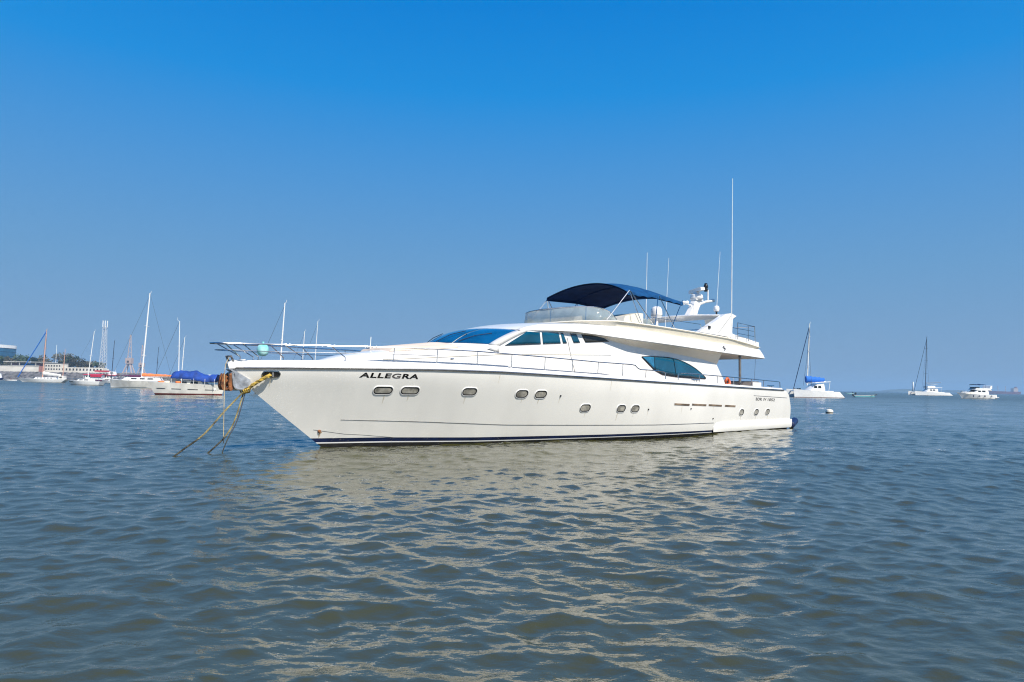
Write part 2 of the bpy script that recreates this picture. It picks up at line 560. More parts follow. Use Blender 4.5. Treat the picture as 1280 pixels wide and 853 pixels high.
# rubbing strake and bulwark cap
for side in (1, -1):
    pts = hull_line(rub_z, 1.15, 25.03, 90, 0.005)
    pts = [Vector((p.x, p.y * side, p.z)) for p in pts]
    MB().tube(pts, 0.035, 6).build('rub_rail', 'rubber', yacht)
    pin = [p + Vector((0, 0.03 * side, 0.012)) for p in pts[:-1]]
    MB().tube(pin, 0.012, 6).build('rub_rail_trim', 'steel', yacht)
    rows = []
    for i in range(91):
        x = 1.2 + (25.06 - 1.2) * i / 90
        zb_, zt_ = rub_z(x) + 0.01, rub_z(x) + cap_h(x)
        y = hb(x, rub_z(x))
        yo = y - 0.02
        yi = max(0.0, y - 0.16)
        rows.append([(x, side * yo, zb_), (x, side * (max(0, yo - 0.01)), zt_ - 0.03), (x, side * max(0, yo - 0.035), zt_), (x, side * yi, zt_), (x, side * yi, zb_)])
    mb = MB().grid(rows)
    mb.add(rows[0], [(0, 1, 2, 3, 4)])
    mb.build('bulwark', 'gelcoat', yacht)
# main deck
rows = []
for i in range(61):
    x = 1.2 + (24.9 - 1.2) * i / 60
    y = max(0.01, hb(x, rub_z(x)) - 0.1)
    rows.append([(x, s * y, rub_z(x) + 0.015) for s in np.linspace(-1, 1, 7)])
MB().grid(rows).build('deck', 'wood', yacht)
# stem cap plate at the very bow
MB().prism([(24.70, 2.13), (25.10, 2.11), (25.14, 2.24), (25.06, 2.31), (24.70, 2.36)], -0.09, 0.09).build('stem_cap', 'gelcoat', yacht)

# moulded knuckle line and lower chine line
kz = lambda x: interp(x, [0, 6.8, 10.6, 14.4, 17.2, 20, 22.2], [0.40, 0.44, 0.455, 0.525, 0.58, 0.715, 0.79])
cz = lambda x: interp(x, [20.5, 21.5, 21.95, 22.85], [0.25, 0.35, 0.38, 0.52])
for side in (1, -1):
    for zf, x0, x1, r in ((kz, 6.9, 22.15, 0.014), (cz, 20.6, 22.78, 0.010)):
        p = [Vector((q.x, q.y * side, q.z)) for q in hull_line(zf, x0, x1, 60, -0.004)]
        MB().tube(p, r, 6).build('spray_rail', 'rubber', yacht)
# side step low on the quarters
for side in (1, -1):
    rows = []
    for i in range(25):
        x = 0.02 + 6.85 * i / 24
        o = 0.09 * min(1.0, max(0.0, (6.87 - x) / 0.5)) ** 0.7
        y = hb(max(x, .13), 0.3)
        rows.append([(x, side * (y - 0.05), 0.465), (x, side * (y + o * .8), 0.455), (x, side * (y + o), 0.425), (x, side * (y + o * 0.90), 0.16), (x, side * (y + o * .5), 0.07), (x, side * (y - 0.10), 0.05)])
    mb = MB().grid(rows)
    mb.add(rows[0], [tuple(range(6))])
    mb.build('side_step', 'hull_white', yacht)
# swim platform behind the transom
mb = MB()
pl = [(0.3, -2.65), (0.3, 2.65), (-0.25, 2.65), (-0.75, 2.3), (-0.95, 1.5), (-1.0, 0), (-0.95, -1.5), (-0.75, -2.3), (-0.25, -2.65)]
mb.prism(pl, 0.20, 0.36, 'z')
mb.build('swim_platform', 'gelcoat', yacht)

# portholes
def stadium(w, h, n=8, k=1.0):
    r = h / 2
    s = max(0, w / 2 - r)
    out = []
    for i in range(n + 1):
        a = -math.pi / 2 + math.pi * i / n
        out.append((s + r * math.cos(a), r * math.sin(a)))
    for i in range(n + 1):
        a = math.pi / 2 + math.pi * i / n
        out.append((-s + r * math.cos(a), r * math.sin(a)))
    return out

def hull_ring(prof, x, z, side, tilt=0.0):
    """rings of (outline, offset) laid on the hull"""
    rows = []
    for outl, off in prof:
        row = []
        for a, b_ in outl:
            p = hull_pt(x + a, z + b_ + tilt * a, off)
            row.append((p.x, p.y * side, p.z))
        rows.append(row)
    return rows

def porthole(x, z, w, h, side):
    o_, m_, i_ = stadium(w + .075, h + .075), stadium(w + .035, h + .035), stadium(w, h)
    fr = MB().grid(hull_ring([(o_, -0.004), (stadium(w + .066, h + .066), 0.012), (m_, 0.020), (i_, 0.010)], x, z, side), close_u=True)
    f = fr.build('porthole', 'gelcoat', yacht)
    g = MB().grid(hull_ring([(stadium(w + .012, h + .012), 0.019), (stadium(w - .045, h - .045), 0.010), (stadium(w - .045, h - .045), 0.004)], x, z, side), close_u=True)
    g.build('gasket', 'black', f)
    row = hull_ring([(stadium(w - .03, h - .03), 0.006)], x, z, side)[0]
    MB().add(row, [tuple(range(len(row)))]).build('pane', 'port_glass', f, smooth=False)

PORTS = [(21.27, 1.61, .50, .19), (20.53, 1.61, .50, .19), (18.75, 1.60, .44, .20), (16.97, 1.55, .42, .22), (16.27, 1.54, .42, .22),
         (14.32, 1.10, .42, .23), (12.67, 1.07, .40, .23), (11.97, 1.06, .40, .23), (4.84, 0.84, .36, .24), (3.54, 0.83, .36, .24), (2.51, 0.83, .36, .24)]
for p in PORTS:
    for side in (1, -1):
        porthole(*p, side)

# hawse hole near the bow
for side in (1, -1):
    w, h, x, z = 0.38, 0.125, 24.12, 1.99
    st = lambda dw: stadium(w + dw, h + dw)
    f = MB().grid(hull_ring([(st(.06), -0.003), (st(.05), 0.02), (st(.01), 0.025), (st(0), 0.004)], x, z, side), close_u=True).build('hawse_hole', 'steel', yacht)
    row = hull_ring([(st(0.005), 0.005)], x, z, side)[0]
    MB().add(row, [tuple(range(len(row)))]).build('opening', 'black', f, smooth=False)
    p = hull_pt(24.08, 1.99, 0.012)
    MB().lathe([(0.0, -0.07), (0.028, -0.07), (0.028, 0.07), (0, 0.07)], (p.x, p.y * side, p.z), 10).build('roller', 'greymetal', f)

# long vent slots
for x0, x1, z0, z1 in ((9.81, 8.84, 1.215, 1.18), (8.66, 7.66, 1.195, 1.16), (7.48, 6.50, 1.165, 1.13), (6.25, 5.42, 1.13, 1.10)):
    for side in (1, -1):
        rows = []
        for i in range(9):
            x = x0 + (x1 - x0) * i / 8
            z = z0 + (z1 - z0) * i / 8
            r_ = []
            for dz, off in ((-.042, -.004), (-.036, .012), (.03, .016), (.036, -.004)):
                p = hull_pt(x, z + dz, off)
                r_.append((p.x, p.y * side, p.z))
            rows.append(r_)
        MB().grid(rows).build('vent_slot', 'slot', yacht)
# skin fittings and the boarding hatch seam
for x, z in ((15.49, 1.50), (11.26, 1.03), (8.70, 1.03), (7.02, 0.62)):
    p = hull_pt(x, z, 0.008)
    MB().lathe([(0, .02), (.025, .02), (.03, 0), (.03, -.02)], p, 8, 'y').build('skin_fitting', 'black', yacht)
MB().tube(hull_line(lambda x: 1.45 + (x - 1) * 0.031, 0.75, 3.95, 16, -0.002), 0.012, 6).build('hatch_seam', 'rubber', yacht)
# rusty eye low on the stem
p = hull_pt(22.62, 0.47, 0.0)
MB().lathe([(0, .035), (.035, .03), (.05, 0), (.05, -.03)], p, 10, 'y').build('towing_eye', 'rust', yacht)
rows = []
for i in range(7):
    z = 0.45 - 0.16 * i / 6
    w = 0.045 * (1 - i / 7.5) * (1 + 0.4 * math.sin(i * 2.1))
    rows.append([hull_pt(22.60 - w, z, 0.003), hull_pt(22.60 + w * 0.6, z, 0.003)])
MB().grid(rows).build('rust_streak', mat('rust_stain', (0.42, 0.24, 0.09), 0.7, col2=(0.55, 0.47, 0.34), scale=14), yacht)

# drip stains and scuffs on the topsides
stain = mat('drip_stain', (0.62, 0.57, 0.46), 0.5, vary=0.1, scale=30)
srng = random.Random(21)
for x, z, L_, w_ in [(p[0] + srng.uniform(-.12, .12), p[1] - p[3] / 2 - .05, srng.uniform(.12, .30), srng.uniform(.010, .022)) for p in PORTS] + [(9.3, 1.13, .3, .015), (7.1, 1.12, .22, .012), (15.49, 1.46, .2, .012), (11.26, .98, .2, .01), (13.4, rub_z(13.4) - .05, .35, .012), (10.2, rub_z(10.2) - .05, .3, .012), (24.1, 1.9, .25, .02), (17.9, rub_z(17.9) - .05, .3, .01)]:
    rows = []
    for i in range(6):
        q = i / 5
        ww = w_ * (1 - .75 * q)
        rows.append([hull_pt(x - ww, z - L_ * q, .0025), hull_pt(x + ww, z - L_ * q, .0025)])
    MB().grid(rows).build('drip_stain', stain, yacht)

# lettering
def lettering(name, text, mapf, bold=0.0, spacing=1.0, shear=0.0, parent=None, material='lettering'):
    cu = bpy.data.curves.new(name, 'FONT')
    cu.body = text
    cu.size = 1.0
    cu.offset = bold
    cu.space_character = spacing
    cu.shear = shear
    cu.resolution_u = 4
    cu.fill_mode = 'FRONT'
    t = bpy.data.objects.new('text_source', cu)
    COL.objects.link(t)
    dg = bpy.context.evaluated_depsgraph_get()
    dg.update()
    me = bpy.data.meshes.new_from_object(t.evaluated_get(dg))
    bpy.data.objects.remove(t)
    bm = bmesh.new()
    bm.from_mesh(me)
    xs = [v.co.x for v in bm.verts]
    ys = [v.co.y for v in bm.verts]
    x0, x1, y0, y1 = min(xs), max(xs), min(ys), max(ys)
    for v in bm.verts:
        v.co = mapf((v.co.x - x0) / (x1 - x0), (v.co.y - y0) / (y1 - y0))
    geo = bmesh.ops.extrude_face_region(bm, geom=bm.faces[:])
    bmesh.ops.recalc_face_normals(bm, faces=bm.faces)
    bm.to_mesh(me)
    bm.free()
    me.name = name
    me.materials.clear()
    me.materials.append(M[material])
    o = bpy.data.objects.new(name, me)
    COL.objects.link(o)
    o.parent = parent
    return o

lettering('name_lettering', 'ALLEGRA', lambda a, b_: hull_pt(22.0 - 1.60 * a, 1.938 + 0.012 * (1 - a) + b_ * 0.138, 0.004), 0.035, 1.12, 0.08, yacht)
for word, x0, wd_ in (('BDR', 3.73, .56), ('IV', 3.02, .26), ('1052', 2.62, .68)):
    lettering('registration_lettering', word, lambda a, b_: hull_pt(x0 - wd_ * a, 1.335 - 0.025 * (3.73 - x0 + wd_ * a) + b_ * 0.125, 0.004), 0.02, 1.05, 0.0, yacht)

# ---- foredeck coachroof
def hw(x):
    return min(2.4, 3.0 * max(0.0, 1 - max(0, (x - 9) / 16.15) ** 2.3) - 0.45)

cr_zc = lambda x: interp(x, [17.4, 18.6, 20.8, 21.1, 22.1, 22.75, 22.95], [3.12, 3.06, 2.80, 2.745, 2.57, 2.38, 2.25])
cr_zs = lambda x: interp(x, [17.4, 18.6, 19.3, 20.7, 21.3, 22.2, 22.95], [2.97, 2.84, 2.78, 2.68, 2.60, 2.46, 2.24])
rows = []
for i in range(41):
    x = 17.3 + (22.95 - 17.3) * i / 40
    w = hw(x) if x < 21.2 else interp(x, [21.2, 22.2, 22.7, 22.95], [hw(21.2), 0.62, 0.38, 0.1])
    zc, zs, zd = cr_zc(x), cr_zs(x), rub_z(x) + 0.01
    half = [(w + 0.04, zd), (w + 0.01, zd + (zs - zd) * 0.55), (w - 0.02, zs - 0.03), (w - 0.06, zs), (w * 0.72, zs + (zc - zs) * 0.55), (w * 0.4, zs + (zc - zs) * 0.88), (0, zc)]
    rows.append([(x, y, z) for y, z in half] + [(x, -y, z) for y, z in reversed(half[:-1])])
MB().grid(rows).build('coachroof', 'gelcoat', yacht)
# sun pad on the coachroof and a thin groove along its side
rows = []
for i in range(21):
    x = 18.75 + (20.9 - 18.75) * i / 20
    w = hw(x) * 0.80
    zc, zs = cr_zc(x), cr_zs(x)
    e = 0.0 if i in (0, 20) else 0.085
    rows.append([(x, s * w, zs + (zc - zs) * (0.42 + 0.60 * (1 - abs(s) ** 2.0)) + (e if abs(s) < 1 else 0)) for s in (-1, -.97, -.6, -.3, 0, .3, .6, .97, 1)])
MB().grid(rows).build('sun_pad', 'pad', yacht)
for side in (1, -1):
    pts = []
    for i in range(41):
        x = 12.9 + (21.2 - 12.9) * i / 40
        pts.append((x, side * (hw(x) + 0.012), interp(x, [11, 13, 17.5, 21.2], [2.96, 2.92, 2.76, 2.47])))
    MB().tube(pts, 0.008, 5).build('styling_groove', 'cream', yacht)

# ---- cabin side walls
zj = lambda x: interp(x, [5.9, 6.1, 7.07, 9.5, 11.7, 12.95, 13.8, 15, 17.2], [2.83, 2.85, 2.985, 3.17, 3.28, 3.42, 3.54, 3.58, 3.53])
aft_x = lambda z: interp(z, [1.8, 2.16, 2.84, 3.4], [5.2, 5.41, 6.02, 6.3])
for side in (1, -1):
    rows = []
    for i in range(71):
        u = i / 70
        row = []
        for k in range(9):
            x_ = 5.2 + (17.72 - 5.2) * u
            z0, z1 = rub_z(x_) + 0.01, zj(6.0 + 11.75 * u) + (0.05 if x_ < 16.0 else 0.0)
            if x_ > 16.75: z1 = interp(x_, [16.75, 17.78], [3.53, 3.03])
            z = z0 + (z1 - z0) * k / 8
            xa = aft_x(z)
            x = xa + (17.75 - xa) * u
            row.append((x, side * (hw(x) + 0.0), z))
        rows.append(row)
    MB().grid(rows).build('cabin_side', 'gelcoat', yacht)
for side in (1, -1):
    MB().tube([(14.98, side * (hw(14.98) + .006), 3.40), (14.80, side * (hw(14.8) + .006), 2.75), (14.62, side * (hw(14.62) + .006), 2.25)], .007, 5).build('door_seam', 'rubber', yacht)
# aft bulkhead with a dark sliding door
MB().grid([[(aft_x(z) + 0.02, s * 2.39, z) for s in (-1, -.5, .5, 1)] for z in (1.8, 2.2, 2.84)]).build('aft_bulkhead', 'gelcoat', yacht)
MB().grid([[(aft_x(z) - 0.01, s * 1.5, z) for s in (-1, 1)] for z in (1.85, 2.2, 2.75)]).build('saloon_door', 'glass_dark', yacht)

def side_poly(pts, off, side, sub=4):
    """panel on the cabin side from (x, z) outline, fanned in strips between a lower and an upper chain"""
    lo, hi = pts
    n = 24
    rows = []
    def at(ch, t):
        d = [0]
        for a, b_ in zip(ch, ch[1:]):
            d.append(d[-1] + math.hypot(a[0] - b_[0], a[1] - b_[1]))
        q = t * d[-1]
        return interp(q, d, [c[0] for c in ch]), interp(q, d, [c[1] for c in ch])
    for i in range(n + 1):
        a, b_ = at(lo, i / n), at(hi, i / n)
        rows.append([(a[0] + (b_[0] - a[0]) * k / sub, side * (hw(a[0] + (b_[0] - a[0]) * k / sub) + off), a[1] + (b_[1] - a[1]) * k / sub) for k in range(sub + 1)])
    return MB().grid(rows)

ztw = lambda x: interp(x, [12.96, 13.49, 15.3, 16.07, 16.65], [3.40, 3.545, 3.55, 3.52, 3.505])
zbw = lambda x: interp(x, [12.96, 16.0, 17.5], [3.38, 3.14, 3.02])
def window(x0l, x1l, x0u, x1u, material, name='side_window'):
    for side in (1, -1):
        lo = [(x0l + (x1l - x0l) * i / 6, zbw(x0l + (x1l - x0l) * i / 6)) for i in range(7)]
        hi = [(x0u + (x1u - x0u) * i / 6, ztw(x0u + (x1u - x0u) * i / 6)) for i in range(7)]
        side_poly((lo, hi), 0.012, side).build(name, material, yacht, solid=0.012)
window(17.42, 16.07, 16.62, 16.12, 'glass_side')
window(15.98, 15.26, 16.03, 15.36, 'glass_side')
window(15.16, 15.00, 15.27, 15.17, 'glass_side')
window(14.70, 14.42, 14.86, 14.60, 'glass_side')
window(14.17, 13.0, 14.37, 13.47, 'glass_dark')
# arched saloon window aft
for side in (1, -1):
    hi = [(11.14, 2.93), (10.6, 2.965), (9.53, 2.97), (8.9, 2.92), (8.40, 2.83), (8.0, 2.73), (7.60, 2.60), (7.2, 2.43), (6.87, 2.26)]
    lo = [(11.13, 2.92), (10.7, 2.66), (10.35, 2.46), (9.85, 2.31), (9.3, 2.27), (8.78, 2.24), (8.0, 2.22), (7.4, 2.215), (6.86, 2.21)]
    w_ = side_poly((lo, hi), 0.014, side).build('saloon_window', 'glass_side', yacht, solid=0.014)
    side_poly(([(11.09, 2.915), (10.7, 2.69), (10.37, 2.48)], [(11.09, 2.925), (10.75, 2.945), (10.40, 2.95)]), 0.026, side).build('pane', 'glass_sky_view', w_, solid=0.006)
    ring = [(x, side * (hw(x) + 0.012), z) for x, z in hi + lo[::-1]]
    MB().tube(ring + [ring[0]], 0.018, 6).build('window_seal', 'black', w_)
    MB().tube([(8.95, side * 2.425, 2.24), (9.15, side * 2.425, 2.95)], 0.014, 6).build('mullion', 'black', w_)
    MB().tube([(10.33, side * 2.425, 2.47), (10.42, side * 2.425, 2.955)], 0.016, 6).build('mullion', 'black', w_)

# ---- windscreen
def ws_pt(s, t, off=0.0):
    """s from -1 starboard to 1 port, t from 0 base to 1 top"""
    if t > 1.0:
        return ws_pt(s, 1.0, off) + Vector((-(t - 1) * 1.6, 0, (t - 1) * 0.5))
    y0, y1 = 1.81 * s, 1.99 * s
    y = y0 + (y1 - y0) * t
    xb_, zb_ = 18.62 - 0.256 * y0 * y0, 3.07 - 0.015 * y0 * y0
    xt_, zt_ = 16.98 - 0.055 * y1 * y1, 3.655 - 0.031 * y1 * y1
    bulge = max(0.0, 4 * t * (1 - t)) * (0.11 * (1 - s * s) + 0.02)
    return Vector((xb_ + (xt_ - xb_) * t + bulge * 0.4 + off * 0.35, y, zb_ + (zt_ - zb_) * t + bulge + off))
rows = [[ws_pt(-1 + 2 * i / 30, k / 10, 0.0 if k >= 0 else -0.02) for k in range(-2, 13)] for i in range(31)]
wsf = MB().grid(rows).build('windscreen', 'gelcoat', yacht)
for a, b_ in ((-0.97, -0.36), (-0.335, 0.335), (0.36, 0.97)):
    rows = [[ws_pt(a + (b_ - a) * i / 14, 0.03 + 0.93 * k / 8, 0.012) for k in range(9)] for i in range(15)]
    MB().grid(rows).build('pane', 'glass', wsf, solid=0.01)
for s0, s1 in ((-0.72, -0.45), (-0.05, 0.25), (0.45, 0.75)):
    MB().tube([ws_pt(s0, 0.04, 0.05), ws_pt(s0 * 0.5 + s1 * 0.5, 0.28, 0.06), ws_pt(s1, 0.5, 0.045)], 0.012, 6).build('wiper', 'black', wsf)
for side in (1, -1):
    a, b_ = ws_pt(side, 0, 0.0), ws_pt(side, 1, 0.0)
    rows = []
    for k in range(9):
        t = k / 8
        p = ws_pt(side * 1.0, t, 0.012)
        q = ws_pt(side * 0.93, t, 0.022)
        r_ = Vector((p.x - 0.17, side * (hw(p.x - 0.17) + 0.018), p.z - 0.015))
        rows.append([q, p + Vector((0, side * 0.012, 0)), r_])
    MB().grid(rows).build('screen_pillar', 'gelcoat', wsf, solid=0.02)
    MB().grid([[ws_pt(side, .06, .012), ws_pt(side, -.06, .0), ws_pt(side, -.2, -.02)], [(17.62, side * (hw(17.62) + .02), 3.07), (17.62, side * (hw(17.62) + .02), 2.96), (17.62, side * (hw(17.62) + .02), 2.82)]]).build('pillar_foot', 'gelcoat', wsf, solid=.012)

# ---- flybridge deck with its overhang
yfe = lambda x: interp(x, [2.6, 4, 10, 12, 15, 16.2, 16.9, 17.15], [2.75, 2.85, 2.85, 2.79, 2.40, 2.16, 1.98, 1.9])
fzb = lambda x: interp(x, [2.6, 6.4, 9.35, 12.2, 13.3, 14.8, 15.7, 16.7, 17.15], [3.175, 3.28, 3.38, 3.47, 3.525, 3.59, 3.58, 3.535, 3.53])
fzt = lambda x: interp(x, [2.75, 6.28, 9.17, 12.07, 13.2, 14.7, 16.1, 16.7, 17.15], [3.60, 3.67, 3.77, 3.90, 3.915, 3.87, 3.80, 3.67, 3.50])
XS = list(np.linspace(2.95, 13.6, 44)) + list(np.linspace(13.75, 16.98, 22))
fly = MB()
for side in (1, -1):
    rows = []
    for x in [2.75] + XS:
        y, b_, t_ = yfe(x), fzb(x), fzt(x)
        d = 0.0
        # the aft end is cut back towards the top
        sh_ = interp(x, [2.75, 3.6], [1, 0])
        x = x - 0.16 * max(0.0, (x - 13) / 3.98)
        rows.append([(x - 0.22 * sh_, side * (y - 0.10), b_ - 0.004), (x - 0.20 * sh_, side * y, b_ + 0.02), (x - 0.12 * sh_, side * (y - 0.03), b_ + (t_ - b_) * 0.4), (x, side * (y - 0.13), t_ - 0.02), (x, side * (y - 0.17), t_)])
    fly.grid(rows)
fly.grid([[(2.75 - 0.22 + 0.22 * k / 3, s * (yfe(2.75) - 0.10 - 0.02 * k), fzb(2.75) + (fzt(2.75) - fzb(2.75)) * k / 3) for s in np.linspace(-1, 1, 9)] for k in range(4)])
fly.build('flybridge_edge', 'gelcoat', yacht)
# upper surface: flat deck aft, crowned brow forward
rows = []
for x in [2.75] + XS:
    y, t_ = yfe(x) - 0.17, fzt(x)
    crown = 0.0 if x < 12.6 else interp(x, [12.6, 13.7, 14.8, 15.8, 16.6, 16.98], [0.0, 0.17, 0.15, 0.09, 0.05, 0.07])
    bend = interp(x, [13, 16.98], [0, 0.14])
    fr_ = max(0.0, (x - 13) / 3.98)
    rows.append([(x + fr_ * (0.05 - .055 * (y * s) ** 2), y * s, t_ + crown * (1 - s * s) ** 0.8) for s in np.linspace(-1, 1, 17)])
MB().grid(rows).build('brow', 'gelcoat', yacht)
# soffit
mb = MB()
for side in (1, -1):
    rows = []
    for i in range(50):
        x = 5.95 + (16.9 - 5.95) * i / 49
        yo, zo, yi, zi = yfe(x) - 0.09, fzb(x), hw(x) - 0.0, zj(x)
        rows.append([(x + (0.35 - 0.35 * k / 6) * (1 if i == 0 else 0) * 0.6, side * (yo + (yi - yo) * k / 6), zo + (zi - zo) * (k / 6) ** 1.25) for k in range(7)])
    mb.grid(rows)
mb.build('soffit', 'soffit_bounce', yacht)
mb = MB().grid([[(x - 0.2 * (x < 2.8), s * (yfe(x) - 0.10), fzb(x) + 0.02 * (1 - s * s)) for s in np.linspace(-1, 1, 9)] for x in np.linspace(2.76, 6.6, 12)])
mb.build('cockpit_ceiling', 'soffit_bounce', yacht)
# rounded closing piece where the soffit ends, at the back of the cabin
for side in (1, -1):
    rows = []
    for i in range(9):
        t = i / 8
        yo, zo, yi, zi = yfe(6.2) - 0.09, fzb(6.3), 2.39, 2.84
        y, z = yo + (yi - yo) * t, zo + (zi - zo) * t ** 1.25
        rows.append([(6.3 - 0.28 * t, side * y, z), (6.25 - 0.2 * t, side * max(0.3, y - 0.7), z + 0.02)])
    MB().grid(rows).build('soffit_end', 'soffit_bounce', yacht)

# coaming round the flybridge
ycm = lambda x: yfe(x) - 0.24
czt = lambda x: interp(x, [2.7, 5.4, 8.2, 10.7, 13.0], [3.70, 3.94, 4.04, 4.10, 4.13])
path = []
for x in np.linspace(2.75, 12.7, 30):
    path.append((x, ycm(x), fzt(x) - 0.01, czt(x)))
for x, y in ((13.05, 2.12), (13.3, 1.75), (13.48, 1.2), (13.56, 0.6)):
    path.append((x, y, 3.93, 4.135))
path.append((13.58, 0.0, 3.93, 4.14))
full = path + [(x, -y, a, b_) for x, y, a, b_ in reversed(path[:-1])]
rows = []
for i, (x, y, z0, z1) in enumerate(full):
    p, q = full[max(0, i - 1)], full[min(len(full) - 1, i + 1)]
    t = Vector((q[0] - p[0], q[1] - p[1], 0)).normalized()
    n_ = Vector((t.y, -t.x, 0))
    if n_.dot(Vector((x - 8, y, 0))) < 0: n_ = -n_
    c = Vector((x, y, 0))
    rows.append([c + Vector((0, 0, z0)), c + n_ * 0.09 + Vector((0, 0, z0 + (z1 - z0) * 0.80)), c + n_ * 0.14 + Vector((0, 0, z1 - 0.035)), c + n_ * 0.10 + Vector((0, 0, z1)), c - n_ * 0.12 + Vector((0, 0, z1)), c - n_ * 0.12 + Vector((0, 0, z0))])
mb = MB().grid(rows)
mb.add(rows[0], [tuple(range(6))])
mb.add(rows[-1], [tuple(range(6))])
mb.build('coaming', 'cream', yacht, angle=30)
# raised aft locker on the coaming
for side in (1, -1):
    mb = MB()
    mb.prism([(2.30, 3.70), (5.2, 3.86), (5.2, 4.18), (4.9, 4.22), (2.7, 3.98), (2.25, 3.94)], side * 1.7, side * 2.34)
    mb.build('aft_locker', 'gelcoat', yacht)
    MB().prism([(2.8, 3.995), (5.12, 4.215), (5.12, 4.25), (2.8, 4.02)], side * 1.75, side * 2.30).build('locker_cushion', 'rubber', yacht)
# helm console and seats seen above the coaming
MB().prism([(10.45, 3.9), (11.75, 3.9), (11.55, 4.42), (10.75, 4.60), (10.45, 4.60)], 0.9, 1.95).build('helm_seat', 'cream', yacht)
MB().prism([(12.3, 3.95), (12.95, 3.95), (12.8, 4.38), (12.4, 4.45)], -1.0, 0.6).build('helm_console', 'gelcoat', yacht)
MB().prism([(9.45, 3.95), (10.4, 3.95), (10.4, 4.50), (9.45, 4.46)], 1.55, 1.60).build('side_screen', 'acrylic', yacht)

# flybridge wind screen
wp = [(12.15, 2.05), (12.55, 2.0), (12.95, 1.85), (13.2, 1.5), (13.36, 0.9), (13.42, 0.0)]
wp = wp + [(x, -y) for x, y in reversed(wp[:-1])]
wz1 = [4.24, 4.50, 4.62, 4.65, 4.67, 4.68, 4.67, 4.65, 4.62, 4.50, 4.24]
sm = catmull([(x, y, z) for (x, y), z in zip(wp, wz1)], 5)
rows = [[(p.x + 0.10 * (4.7 - 4.12), p.y * 1.03, 4.10), (p.x, p.y, max(p.z, 4.13))] for p in sm]
wnd = MB().grid(rows).build('wind_screen', 'acrylic', yacht, solid=0.01)
MB().tube(sm, 0.016, 6).build('top_rail', 'steel', wnd)
for i in (5, 15, 25, 35, 45):
    MB().tube([rows[i][0], rows[i][1]], 0.012, 6).build('upright', 'steel', wnd)

# bimini
def bim(u, s, off=0.0):
    """u 0 front to 1 aft, s -1..1 across"""
    x = 11.62 - 3.62 * u
    crest = interp(u, [0, .25, .5, .75, 1], [5.81, 5.91, 5.93, 5.83, 5.61])
    hem = interp(u, [0, .5, 1], [5.39, 5.44, 5.34]) - 0.03 - 0.06 * s
    scal = 0.035 * math.sin(u * math.pi * 3) ** 2 * (1 - s * s)
    return Vector((x + (0.0 if u < .5 else 0) - 0.12 * (1 - s * s) * (1 - 2 * u), 2.06 * s + 0.04, hem + (crest - hem - scal) * (1 - abs(s) ** 2.1) + off))
rows = [[bim(i / 24, -1 + 2 * k / 24) for k in range(25)] for i in range(25)]
rows = [[Vector((p.x, p.y, p.z)) for p in r_] for r_ in rows]
skirt = []
mb = MB().grid(rows)
for side, k in ((1, 24), (-1, 0)):
    mb.grid([[rows[i][k], rows[i][k] - Vector((0, -0.012 * side, 0.11 + 0.02 * math.sin(i * 1.7)))] for i in range(25)])
for i in (24,):
    mb.grid([[rows[i][k], rows[i][k] - Vector((0, 0, 0.09))] for k in range(25)])
bimini = mb.build('bimini', 'canvas', yacht, angle=60)
lin = MB().grid([[Vector((p.x, p.y * .985, p.z - 0.035)) for p in r_] for r_ in rows])  # added sheet under the canvas, carrying the canopy's shade in its colour
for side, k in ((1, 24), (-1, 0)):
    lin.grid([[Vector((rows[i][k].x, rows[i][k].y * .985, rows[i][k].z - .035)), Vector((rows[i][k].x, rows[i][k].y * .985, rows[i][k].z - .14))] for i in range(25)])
lin.build('underside_shade', 'underside_shade', bimini, angle=60)
for side in (1, -1):
    y = 2.10 * side
    yb = 2.35 * side
    for a, b_ in (((11.5, y, 5.36), (12.75, 2.05 * side, 4.15)), ((11.45, y, 5.36), (10.3, yb, 4.12)), ((9.7, y, 5.36), (10.25, yb, 4.12)), ((9.65, y, 5.36), (8.9, yb, 4.06)), ((8.05, y, 5.32), (9.2, yb, 4.08)), ((11.5, y, 5.36), (11.05, yb, 4.12))):
        MB().tube([a, b_], 0.018, 6).build('frame_pole', 'steel', bimini)
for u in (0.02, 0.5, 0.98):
    MB().tube([bim(u, -.97 + 1.94 * k / 20, -0.05) for k in range(21)], 0.018, 6).build('frame_bow', 'underside_shade', bimini)

